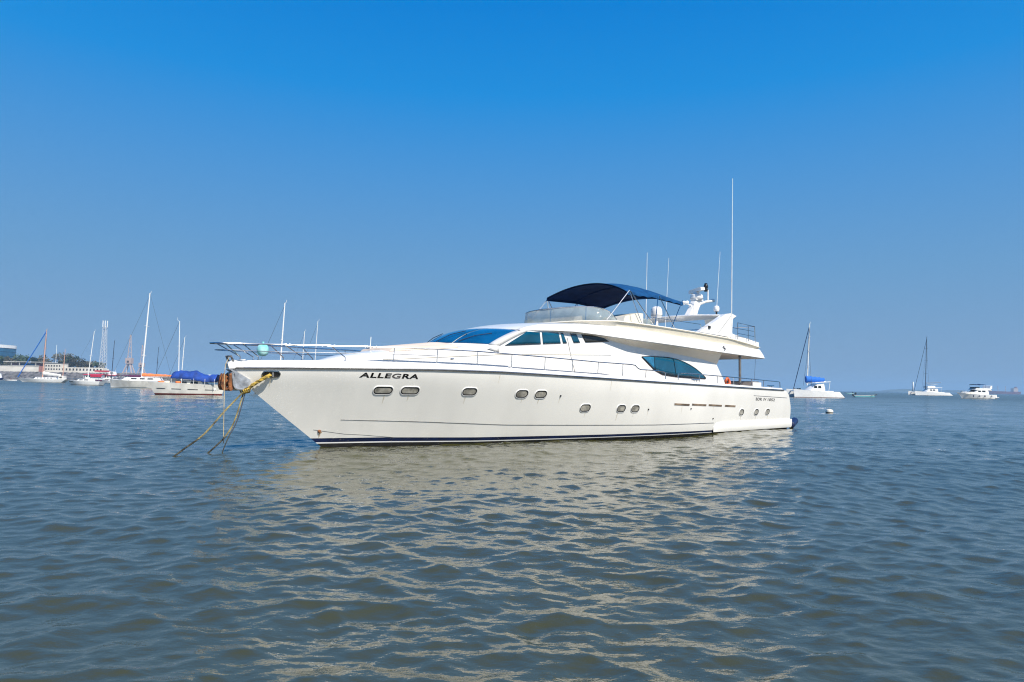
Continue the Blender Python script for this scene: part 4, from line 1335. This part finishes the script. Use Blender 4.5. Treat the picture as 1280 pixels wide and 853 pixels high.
plain_sloop('sloop hidden behind the yacht bow, its thick white mast by the aqua ball fender', -33.4, 100, 10.0, 13.4, .45, 'alloy', LEFT, True, r=.11)
plain_sloop('sloop hidden behind the yacht foredeck, the short middle one of three white masts', -45.6, 150, 9.0, 13.0, .4, 'alloy', LEFT, True, r=.09)
plain_sloop('sloop hidden behind the yacht foredeck, its thin mast with a pale forestay', -40.0, 140, 9.0, 14.4, .5, 'alloy', LEFT, True, r=.08)

# --- small craft at the left edge
t = thing('dinghy', 'small white open dinghy left of the ketch bow', 'dinghy', (-240.5, 328, 0), LEFT)
hull_parts(t, 5.9, 1.9, .85, .7, 'white_paint', 'rubber', 'rubber')
for x in (-1.2, .6): MB().box((x, 0, .72), (.3, 1.5, .08)).build('thwart', 'wood', t)
MB().lathe([(0, 0), (.2, .0), (.22, .3), (.12, .5), (0, .5)], (-.4, -.2, .72), 10).build('crate', 'maroon', t)
t = thing('launch', 'white and blue launch cut by the left edge of the picture', 'boat', (-300.5, 400, 0), RIGHT)
hull_parts(t, 7.5, 2.5, 1.5, 1.3, 'navy', 'black')
loft_cabin(t, 'cabin', -2.6, 2.2, 2.1, 1.3, 2.6, 'white_paint', .6, .1, [(-2.0, -.6), (-.2, 1.2)])
# --- distant ferry behind the rusty anchor
t = thing('ferry', 'distant white double-decked ferry seen just left of the rusty anchor', 'ferry', (-299, 700, 0), RIGHT)
hull_parts(t, 30, 7, 3.2, 2.8, 'white_paint', 'teal')
loft_cabin(t, 'lower_deckhouse', -13, 9, 6, 2.8, 2.6, 'white_paint', .8, .3, [(-12 + 2.6 * k, -10.2 + 2.6 * k) for k in range(8)])
loft_cabin(t, 'upper_deckhouse', -12, 7, 5.6, 5.4, 2.3, 'white_paint', .8, .3, [(-11 + 2.6 * k, -9.2 + 2.6 * k) for k in range(7)])

# --- catamaran with the blue sail cover, right of the yacht's stern
def catamaran(label, x, y, hdg, L, B, ztop, mastx, m_mast, cover, k=1.0, group=None):
    t = thing('catamaran', label, 'catamaran', (x, y, 0), hdg, group)
    for s_ in (-1, 1):
        h = thing('tmp', '', '')
        hb_ = []
        sec, strip = boat_hull(L, B * .24, 1.75 * k, 1.25 * k, bow_rake=.02, transom_cut=-.12, full=2.4)
        for f0, f1, m_, nm in ((lambda q: .12, lambda q: q, 'white_paint', 'hull'), (lambda q: -.35, lambda q: .12, 'maroon' if cover else 'rubber', 'hull_bottom')):
            rows = strip(f0, f1, 4)
            mb = MB().grid([[(a, b_ + s_ * B * .38, c) for a, b_, c in r_] for r_ in rows]).grid([[(a, -b_ + s_ * B * .38, c) for a, b_, c in r_] for r_ in rows])
            a = rows[0]
            mb.grid([[(p, q + s_ * B * .38, r_) for p, q, r_ in a], [(p, -q + s_ * B * .38, r_) for p, q, r_ in a]])
            if nm == 'hull':
                d = []
                for i in range(23):
                    yy, sh = sec(i / 22)
                    d.append([(-L / 2 + L * i / 22, s_ * B * .38 + yy * q * .99, sh + .02) for q in (-1, 0, 1)])
                mb.grid(d)
            o = mb.build(nm, m_, t)
            if nm == 'hull':
                for q in range(5):
                    MB().box((-L * .40 + L * .165 * q, s_ * (B * .38) + -1 * B * .115, 0.62), (.22, .22, .52)).build('fender', 'rubber', o)
                MB().box((-L * .02, s_ * B * .38 - B * .109, 1.05 * k), (L * .17, .05, .16)).build('hull_window', 'glass_dark', o)
        bpy.data.objects.remove(h)
    MB().box((-L * .12, 0, 1.15 * k), (L * .55, B * .70, .5 * k)).build('bridge_deck', 'white_paint', t)
    c = loft_cabin(t, 'saloon', -L * .22, L * .16, B * .62, 1.45 * k, 1.35 * k, 'white_paint', 1.6 * k, .2, [(-L * .14, -L * .06), (-L * .05, L * .03)], (.35, .75))
    MB().prism([(-L * .34, 3.25 * k), (-L * .05, 3.05 * k), (0, 3.0 * k), (0, 3.08 * k), (-L * .34, 3.36 * k)], -B * .33, B * .33).build('hard_top', 'white_paint', t)
    for s_ in (-1, 1):
        MB().tube([(-L * .30, s_ * B * .3, 1.4 * k), (-L * .33, s_ * B * .3, 3.28 * k)], .06, 6).build('top_post', 'alloy', t)
    MB().tube([(L * .40, -B * .40, 1.35 * k), (L * .40, B * .40, 1.35 * k)], .14 * k, 8).build('cross_beam', 'alloy', t)
    MB().box((L * .29, 0, 1.30 * k), (L * .21, B * .5, .03)).build('trampoline', 'black', t)
    mm = mast_rig(t, mastx, 2.5 * k, ztop, .13 * k, m_mast, (ztop) * .045, (.3, .55, .78), fore=(L * .42, 0, 1.6 * k), side=B * .4, wire=.03 * k, m_fore='navy', fore_r=.07 * k)
    return t, k
t, k = catamaran('white sailing catamaran with bright blue sail cover just behind the yacht stern', 78.3, 178.0, LEFT, 11.6, 6.3, 19.3, 1.3, 'alloy', True, 1.25)
boom_cover(t, 1.6, -3.2, 3.75, 1.85, 'bright_canvas', .35)
for x in (2.2, 2.8, 3.6): MB().box((x, -2.3, 2.2), (.35, .4, .3)).build('deck_bag', 'shadow', t)
t, k = catamaran('large white catamaran with a tall dark mast and bare boom, far off on the right', 256.0, 420.0, LEFT, 20.5, 9.5, 36.0, 1.6, 'dark_mast', False, 1.5)
MB().tube([(1.5, 0, 7.6), (-8.0, 0, 7.9)], .16, 6).build('boom', 'dark_mast', t)
MB().box((-.8, 0, 5.1), (4.6, 4.6, 1.5)).build('flybridge', 'white_paint', t)
MB().prism([(-4.5, 6.8), (1.8, 7.0), (1.8, 7.12), (-4.5, 6.95)], -2.4, 2.4).build('bimini', 'dirty_white', t)
MB().grid([[(9.3 - .25 * a, .28 * math.cos(b_), 2.4 + 5.8 * q) for b_ in (0, 1.5, 3)] for a, q in ((0, 0), (.5, .5), (1, 1))]).build('furled_sail', 'sail', t, solid=.4)

# --- motor cruiser on the right
def motor_cruiser(label, x, y, hdg, L, bim, group=None):
    t = thing('motor_cruiser', label, 'motor yacht', (x, y, 0), hdg, group)
    k = L / 13.6
    sec = hull_parts(t, L, 4.2 * k, 2.0 * k, 1.35 * k, 'white_paint', 'white_paint', bow_rake=.13, transom_cut=-.03)
    loft_cabin(t, 'coachroof', -2.5 * k, 4.6 * k, 2.9 * k, 1.5 * k, .75 * k, 'cream', 2.2 * k, .2, None)
    c = loft_cabin(t, 'cabin', -3.9 * k, 2.3 * k, 3.3 * k, 1.45 * k, 1.55 * k, 'white_paint', 1.9 * k, .3, [(-2.6 * k, -1.2 * k), (-.9 * k, .3 * k)], (.5, .85))
    MB().add([(2.15 * k, -1.0 * k, 1.75 * k), (2.15 * k, 1.0 * k, 1.75 * k), (.75 * k, .9 * k, 2.95 * k), (.75 * k, -.9 * k, 2.95 * k)], [(0, 1, 2, 3)]).build('windscreen', 'glass_dark', c, smooth=False, solid=.05)
    MB().prism([(-5.0 * k, 2.75 * k), (-4.6 * k, 3.0 * k), (.8 * k, 3.0 * k), (1.3 * k, 3.1 * k), (.7 * k, 3.55 * k), (-3.0 * k, 3.6 * k), (-4.6 * k, 3.5 * k)], -1.55 * k, 1.55 * k).build('flybridge', 'white_paint', t)
    MB().prism([(.3 * k, 3.56 * k), (1.0 * k, 3.5 * k), (.6 * k, 3.95 * k), (-.6 * k, 3.95 * k), (-.6 * k, 3.58 * k)], -1.3 * k, 1.3 * k).build('wind_screen', 'glass_dark', t)
    MB().prism([(-5.1 * k, 3.4 * k), (-4.0 * k, 3.4 * k), (-4.6 * k, 4.4 * k), (-5.2 * k, 4.5 * k)], -1.6 * k, 1.6 * k).build('radar_arch', 'white_paint', t)
    if bim:
        b_ = MB().grid([[(-3.2 * k + 4.4 * k * i / 8, 1.4 * k * s_, 4.75 * k + .28 * k * (1 - s_ * s_) - .1 * k * abs(i / 4 - 1) ** 2) for s_ in np.linspace(-1, 1, 7)] for i in range(9)]).build('bimini', 'navy', t, solid=.03)
        for x_ in (-2.8, 0.8):
            for s_ in (-1, 1): MB().tube([(x_ * k, 1.35 * k * s_, 3.5 * k), (x_ * k, 1.35 * k * s_, 4.75 * k)], .03, 5).build('frame_pole', 'steel', b_)
    for x_ in (-4.4, -1.8, .2, 2.4):
        MB().lathe([(0, -.35), (.13, -.3), (.13, .3), (0, .35)], (x_ * k, -2.15 * k + .1 * max(0, x_), .85 * k), 8).build('fender', 'navy', t)
        MB().lathe([(0, -.35), (.13, -.3), (.13, .3), (0, .35)], (x_ * k, 2.15 * k - .1 * max(0, x_), .85 * k), 8).build('fender', 'navy', t)
    MB().tube([(2.5 * k, -1.75 * k, 2.3 * k), (5.4 * k, -.7 * k, 2.65 * k), (6.8 * k, 0, 2.7 * k), (5.4 * k, .7 * k, 2.65 * k), (2.5 * k, 1.75 * k, 2.3 * k)], .03, 6).build('bow_rail', 'steel', t)
    MB().box((-7.0 * k, 0, .45 * k), (1.2 * k, 3.5 * k, .14 * k)).build('swim_platform', 'white_paint', t)
    return t
motor_cruiser('white flybridge motor cruiser with dark fenders along its side, rightmost boat in the harbour', 157.4, 232.0, LEFT + 0.14, 13.4, True)
motor_cruiser('white cabin cruiser partly hidden behind the stern of the big yacht', 52.0, 140.0, LEFT + .1, 6.4, False)
motor_cruiser('tiny distant white launch on the horizon between catamaran and motor cruiser', 593, 900, LEFT, 14, False)

# --- open fishing boats
def open_boat(label, x, y, L, hdg):
    t = thing('open_boat', label, 'boat', (x, y, 0), hdg, 'open fishing boats')
    hull_parts(t, L, L * .22, .85, .62, 'teal', 'black', 'shadow', stripe=(.80, .98, 'white_paint'), bow_rake=.12, transom_cut=.06)
    MB().prism([(L * .40, .62), (L * .52, .80), (L * .53, 1.0), (L * .42, .82)], -.18, .18).build('stem_post', 'shadow', t)
    MB().prism([(-L * .54, .45), (-L * .47, .45), (-L * .47, .8), (-L * .54, .95)], -.3, .3).build('stern_post', 'shadow', t)
    m_ = MB().box((-L * .40, 0, 1.15), (.4, .34, .55))
    m_.tube([(-L * .42, 0, .2), (-L * .41, 0, 1.0)], .07, 6)
    m_.build('outboard_motor', 'black', t)
    for q in (-.2, .05, .28): MB().box((q * L, 0, .66), (.25, L * .19, .06)).build('thwart', 'wood', t)
    return t
open_boat('low teal and white open boat with an outboard motor, floating right of the catamaran', 107.0, 207.0, 6.7, RIGHT - .08)
open_boat('farther low open boat, a thin dark line beside the catamaran', 197.7, 400.0, 5.0, LEFT)

# --- mooring buoy
t = thing('mooring_buoy', 'cream mooring buoy with dark lower rim floating right of the yacht stern', 'buoy', (26.4, 56.8, 0.02), .3)
t.scale = (.88, .88, .88)
MB().lathe([(0, -.25), (.26, -.2), (.33, -.02), (.34, .02)], (0, 0, 0), 16).build('buoy_base', 'black', t)
b_ = MB().lathe([(.34, .02), (.34, .12), (.28, .24), (.12, .30), (.0, .31)], (0, 0, 0), 16).build('buoy_top', 'cream', t)
MB().tube([(-.05, 0, .3), (-.05, 0, .38), (.05, 0, .38), (.05, 0, .3)], .02, 6).build('ring', 'greymetal', b_)

# ------------------------------------------------------------------ the far shore on the left
def shore():
    rng = random.Random(3)
    # ground behind the bank
    g = MB()
    pts = [(-900, 486), (-300, 489), (-262, 494), (-258, 520), (-330, 1200), (-1200, 1300)]
    g.prism([(x, y) for x, y in pts], -1.0, 5.2, 'z')
    o = g.build('shore_ground', mat('shore_earth', (0.16, 0.14, 0.11), .9, vary=.2, scale=.05), None, smooth=False)
    tag(o, kind='structure')
    # sloping bank of stones: one rough mass
    b_ = MB()
    rows = []
    for i in range(240):
        x = -520 + i * 1.1
        row = []
        for k in range(9):
            q = k / 8
            y = 478 + 9.5 * q
            z = -.6 + 6.6 * q
            j = 0.9 if 0 < k < 8 else .3
            row.append((x + rng.uniform(-.4, .4), y + rng.uniform(-j, j), z + rng.uniform(-j, j) * .7))
        rows.append(row)
    o = b_.grid(rows).build('stone_bank', 'stone', None, smooth=False)
    tag(o, kind='structure')
    # quay wall
    t = thing('quay_wall', 'long cream quay wall above the dark stone bank', 'wall', (-366, 489.5, 5.0))
    MB().box((0, 0, 2.7), (54, 1.0, 5.0)).build('wall', 'plaster', t)
    MB().box((0, -.1, 5.3), (54.4, 1.5, .25)).build('coping', 'dirty_white', t)
    # low long building with the sheet roof
    t = thing('long_shed', 'low brown-red shed with a flat pale-edged roof behind the quay wall', 'building', (-354, 505, 5.0))
    MB().box((0, 0, 3.6), (25, 8, 7.2)).build('wall', 'roof', t)
    MB().box((-1.5, 0, 8.2), (32, 12, .35)).build('roof', 'dirty_white', t)
    MB().box((-1.0, -4.03, 6.1), (10, .1, 1.6)).build('window', 'bldg_glass', t)
    for x in (-12, -6, 6, 12): MB().box((x, -5.4, 6), (.3, .3, 4.2)).build('post', 'dirty_white', t)
    # white building
    t = thing('white_building', 'white two-storey building with rows of dark windows behind the ketch', 'building', (-333, 500, 5.0))
    MB().box((0, 0, 3.7), (12, 8, 7.4)).build('wall', 'plaster', t)
    MB().box((0, 0, 7.55), (12.6, 8.6, .3)).build('roof', 'greymetal', t)
    for f in (3.2, 5.6):
        for k in range(6): MB().box((-4.9 + 1.95 * k, -4.03, f), (1.0, .1, 1.1)).build('window', 'shadow', t)
    MB().tube([(-.8, 0, 7.6), (-.8, 0, 21)], .14, 6).build('flag_pole', 'white_paint', t)
    # arcade
    t = thing('arcade', 'low white arcade wall with square dark openings right of the white building', 'building', (-314, 500, 5.0))
    MB().box((0, 0, 2.4), (33, 5, 4.8)).build('wall', 'plaster', t)
    for k in range(13): MB().box((-15 + 2.5 * k, -2.53, 3.2), (1.1, .1, 1.5)).build('opening', 'shadow', t)
    # glass tower at the edge of the picture
    t = thing('glass_tower', 'blue glass round-cornered office block with white roof band at the left edge', 'building', (-412, 535, 5.0))
    n = 28
    def sq(r, e=4.0):
        return [(r * math.copysign(abs(math.cos(a)) ** (2 / e), math.cos(a)), r * math.copysign(abs(math.sin(a)) ** (2 / e), math.sin(a))) for a in np.linspace(0, 2 * math.pi, n + 1)[:-1]]
    MB().prism(sq(16), 0, 19.6, 'z').build('facade', 'bldg_glass', t)
    for f in range(1, 6): MB().prism(sq(16.08), f * 3.3, f * 3.3 + .25, 'z').build('floor_band', 'navy', t)
    MB().prism(sq(16.3), 19.6, 22.0, 'z').build('roof_band', 'white_paint', t)
    MB().box((3, -3, 23.0), (8, 6, 2.0)).build('plant_room', 'greymetal', t)
    MB().prism(sq(16.2), 0, 1.4, 'z').build('plinth', 'plaster', t)
    for x, h in ((8, 6), (10, 8)): MB().tube([(x, -8, 22), (x, -8, 22 + h)], .12, 5).build('aerial', 'greymetal', t)
    # trees
    def tree(name, label, x, y, h, w, m_):
        t = thing(name, label, 'tree', (x, y, 5.0), rng.uniform(0, 6), 'trees on the far shore')
        tr = MB().tube([(0, 0, 0), (.15, .1, h * .3), (.1, .2, h * .6)], [.42, .32, .18], 7)
        for k in range(6):
            a = k * 1.05
            tr.tube([(.12, .1, h * (.26 + .05 * k)), (w * .28 * math.cos(a), w * .28 * math.sin(a), h * (.5 + .06 * k))], [.16, .06], 5)
        tr.build('trunk', 'bark', t)
        cl = [(rng.uniform(-.34, .34) * w, rng.uniform(-.34, .34) * w, h * rng.uniform(.42, .86), w * rng.uniform(.13, .24)) for _ in range(15)]
        mb = MB()
        for cx_, cy_, cz_, cr_ in cl:
            for _ in range(60):
                d = Vector((rng.gauss(0, 1), rng.gauss(0, 1), rng.gauss(0, .8))).normalized() * cr_ * rng.uniform(.45, 1.08)
                p = Vector((cx_, cy_, cz_)) + d
                u_ = Vector((rng.gauss(0, 1), rng.gauss(0, 1), rng.gauss(0, 1))).normalized()
                v_ = u_.orthogonal().normalized()
                q = rng.uniform(.35, .8)
                mb.add([p - u_ * q, p + v_ * q * .6, p + u_ * q, p - v_ * q * .6], [(0, 1, 2, 3)])
        mb.build('crown', m_, t, smooth=False)
    spec = [(-394, 13.2, 12, 'leaf', 'low green tree beside the glass office block'), (-385, 12.0, 11, 'leaf_dry', 'dry brownish tree, second from the glass office block'), (-379, 14.2, 12, 'leaf', 'tall dark tree behind the left end of the low red shed'),
            (-372, 12.4, 11, 'leaf', 'green tree behind the middle of the low red shed'), (-365, 11.4, 10, 'leaf', 'small tree behind the right end of the low red shed'), (-357, 13.6, 12, 'leaf_dry', 'greyish tree left behind the white two-storey building'),
            (-350, 15.6, 14, 'leaf_dry', 'tallest greyish tree behind the flag pole of the white building'), (-342, 13.8, 13, 'leaf', 'dark tree behind the left end of the white arcade'), (-335, 12.2, 13, 'leaf_dry', 'brownish tree behind the middle of the white arcade'), (-329, 10.0, 10, 'leaf_dry', 'low brown tree behind the right end of the white arcade'),
            (-318, 9.0, 8, 'leaf', 'small green bush-like tree left of the lattice tower foot')]
    for x, h, w, m_, lb in spec:
        tree('shore_tree', lb, x, 528 + rng.uniform(-6, 6), h + 1.0, w, m_)
    # lattice tower
    t = thing('lattice_tower', 'tall white lattice telecom tower with antenna panels, behind the red ferries', 'tower', (-311.1, 520, 5.0))
    H_ = 41.5
    wd = lambda z: 2.1 - 1.0 * min(1, z / 30)
    legs = MB()
    for a in range(4):
        ca, sa = (1, 1, -1, -1)[a], (1, -1, -1, 1)[a]
        legs.tube([(ca * wd(z), sa * wd(z), z) for z in (0, 10, 20, 30, 37)], .12, 5)
    br_ = MB()
    for k in range(14):
        z0, z1 = 37 * k / 14, 37 * (k + 1) / 14
        for a in range(4):
            c0, s0, c1, s1 = (1, 1, -1, -1)[a], (1, -1, -1, 1)[a], (1, -1, -1, 1)[a], (-1, -1, 1, 1)[a]
            br_.tube([(c0 * wd(z0), s0 * wd(z0), z0), (c1 * wd(z1), s1 * wd(z1), z1)], .06, 4)
            br_.tube([(c1 * wd(z0), s1 * wd(z0), z0), (c0 * wd(z1), s0 * wd(z1), z1)], .06, 4)
    legs.build('tower_leg_frame', 'lattice', t)
    br_.build('bracing', 'lattice', t)
    for a in range(6):
        MB().box((1.7 * math.cos(a * 1.05), 1.7 * math.sin(a * 1.05), 38.6), (.45, .45, 5.0)).build('antenna_panel', 'white_paint', t)
    MB().box((0, 0, 2.2), (6.5, 5, 4.4)).build('hut', 'white_paint', t)
    # harbour cranes in the haze
    def crane(label, x, y, k):
        t = thing('harbour_crane', label, 'crane', (x, y, 5), 0, 'harbour cranes')
        for sx in (-1, 1):
            for sy in (-1, 1):
                MB().tube([(6.6 * k * sx, 4 * k * sy, 0), (1.6 * k * sx, 1.5 * k * sy, 15 * k)], .75 * k, 5).build('leg', 'crane', t)
        MB().box((0, 0, 4.5 * k), (11 * k, 6 * k, .9 * k)).build('portal_beam', 'crane', t)
        MB().box((0, 0, 18.5 * k), (6.4 * k, 6 * k, 6.5 * k)).build('machine_house', 'crane', t)
        MB().box((0, -3.05 * k, 17.5 * k), (2.4 * k, .2, 2.2 * k)).build('cab_window', 'shadow', t)
        j = MB()
        for s_ in (-1, 1):
            j.tube([(s_ * 2.2 * k, 0, 21 * k), (s_ * .4 * k, 0, 49 * k)], .42 * k, 5)
        for q in range(9):
            z0, z1 = (21 + 3 * q) * k, (24 + 3 * q) * k
            w0 = 2.2 - 1.8 * (3 * q) / 28
            j.tube([((-1) ** q * w0 * k, 0, z0), (-(-1) ** q * (w0 - .2) * k, 0, z1)], .2 * k, 4)
        j.build('jib', 'crane', t)
    crane('nearer tan harbour crane on splayed legs left of the tall white mast', -504, 900, 1.13)
    crane('smaller, paler harbour crane half hidden behind the tall white mast', -520, 960, .92)
shore()

# red and white passenger ferries alongside
def ferry(label, x, y, L, m_hull, m_top, hdg, two):
    t = thing('passenger_ferry', label, 'ferry', (x, y, 0), hdg, 'passenger ferries at the shore')
    hull_parts(t, L, 5.0, 2.0, 1.5, m_hull, m_hull, bow_rake=.08, stripe=(.82, .99, 'white_paint'))
    for k in range(8):
        for s_ in (-1, 1):
            MB().tube([(-L * .40 + L * .095 * k, s_ * 2.1, 1.5), (-L * .40 + L * .095 * k, s_ * 2.1, 3.9)], .07, 5).build('post', 'white_paint', t)
    c = loft_cabin(t, 'deckhouse', -L * .36, L * .26, 3.9, 1.5, 2.3, 'white_paint', .4, .1, [(-L * .33 + L * .09 * k, -L * .33 + L * .09 * k + L * .06) for k in range(6)], (.45, .82))
    a = MB().grid([[(-L * .43 + L * .72 * i / 10, 2.5 * s_, 3.9 + .45 * (1 - s_ * s_)) for s_ in np.linspace(-1, 1, 7)] for i in range(11)]).build('canopy', m_top, t, solid=.08)
    for s_ in (-1, 1):
        MB().box((-L * .20, 2.5 * s_, 3.35), (L * .40, .06, 1.25)).build('side_curtain', m_top, t)
    if two:
        loft_cabin(t, 'wheelhouse', L * .05, L * .24, 2.6, 4.2, 1.9, 'white_paint', .5, .1, [(L * .08, L * .18)])
        MB().box((-L * .16, 0, 6.3), (L * .34, 4.4, .8)).build('upper_awning', m_top, t)
        for k in range(4):
            for s_ in (-1, 1): MB().tube([(-L * .30 + L * .095 * k, s_ * 1.9, 4.2), (-L * .30 + L * .095 * k, s_ * 1.9, 6.2)], .06, 5).build('post', 'white_paint', t)
    MB().tube([(L * .2, 0, 4), (L * .2, 0, 8.2)], .07, 5).build('mast', 'white_paint', t)
    return t
ferry('dark red passenger ferry with a bright red canopy before the white arcade', -232.5, 380, 15.5, 'purple', 'red', LEFT, False)
ferry('two-decked red and white passenger ferry with red upper awning near the lattice tower', -239.0, 405, 20.5, 'red', 'red', RIGHT, True)
ferry('grey-white passenger ferry with a pale canopy at the end of the shore', -222.0, 400, 17.0, 'dirty_white', 'purple', LEFT, False)

# ------------------------------------------------------------------ the far distance on the right
rows = []
rng = random.Random(5)
for i in range(60):
    u = i / 59
    x = 2150 + 640 * u
    h = 27 * math.sin(math.pi * u) ** .7 * (0.75 + .25 * math.sin(u * 9)) 
    rows.append([(x, 3950, -2), (x, 3985, h * .7 + rng.uniform(-1, 1)), (x, 4040, h + rng.uniform(-1, 1)), (x, 4150, h * .5), (x, 4250, -2)])
tag(MB().grid(rows).build('hills', 'hillmat'), kind='structure')
t = thing('cargo_ship', 'hazy red-hulled cargo ship on the horizon at the right edge', 'ship', (1792, 2500, 0), LEFT)
hull_parts(t, 132, 20, 13, 10, 'maroon', 'maroon', bow_rake=.05, full=4, draft=1.5)
MB().box((-48, 0, 16), (16, 16, 13)).build('superstructure', 'crane', t)
MB().box((-53, 0, 25), (6, 6, 5)).build('funnel', 'maroon', t)
for x in (-15, 12, 38): MB().tube([(x, 0, 9), (x, 0, 30)], 1.0, 6).build('deck_crane', 'crane', t)

# ------------------------------------------------------------------ haze over the whole harbour
HAZE = True
if HAZE:
    hm = bpy.data.materials.new('haze')
    hm.use_nodes = True
    n, l = hm.node_tree.nodes, hm.node_tree.links
    n.remove(n['Principled BSDF'])
    pv = n.new('ShaderNodeVolumePrincipled')
    pv.inputs['Color'].default_value = (0.42, 0.70, 1.0, 1)
    pv.inputs['Density'].default_value = 0.00024
    pv.inputs['Anisotropy'].default_value = 0.0
    l.new(pv.outputs[0], n['Material Output'].inputs['Volume'])
    o = MB().box((0, 3000, 36), (13000, 6400, 75)).build('haze', hm, None, smooth=False)
    tag(o, kind='stuff')
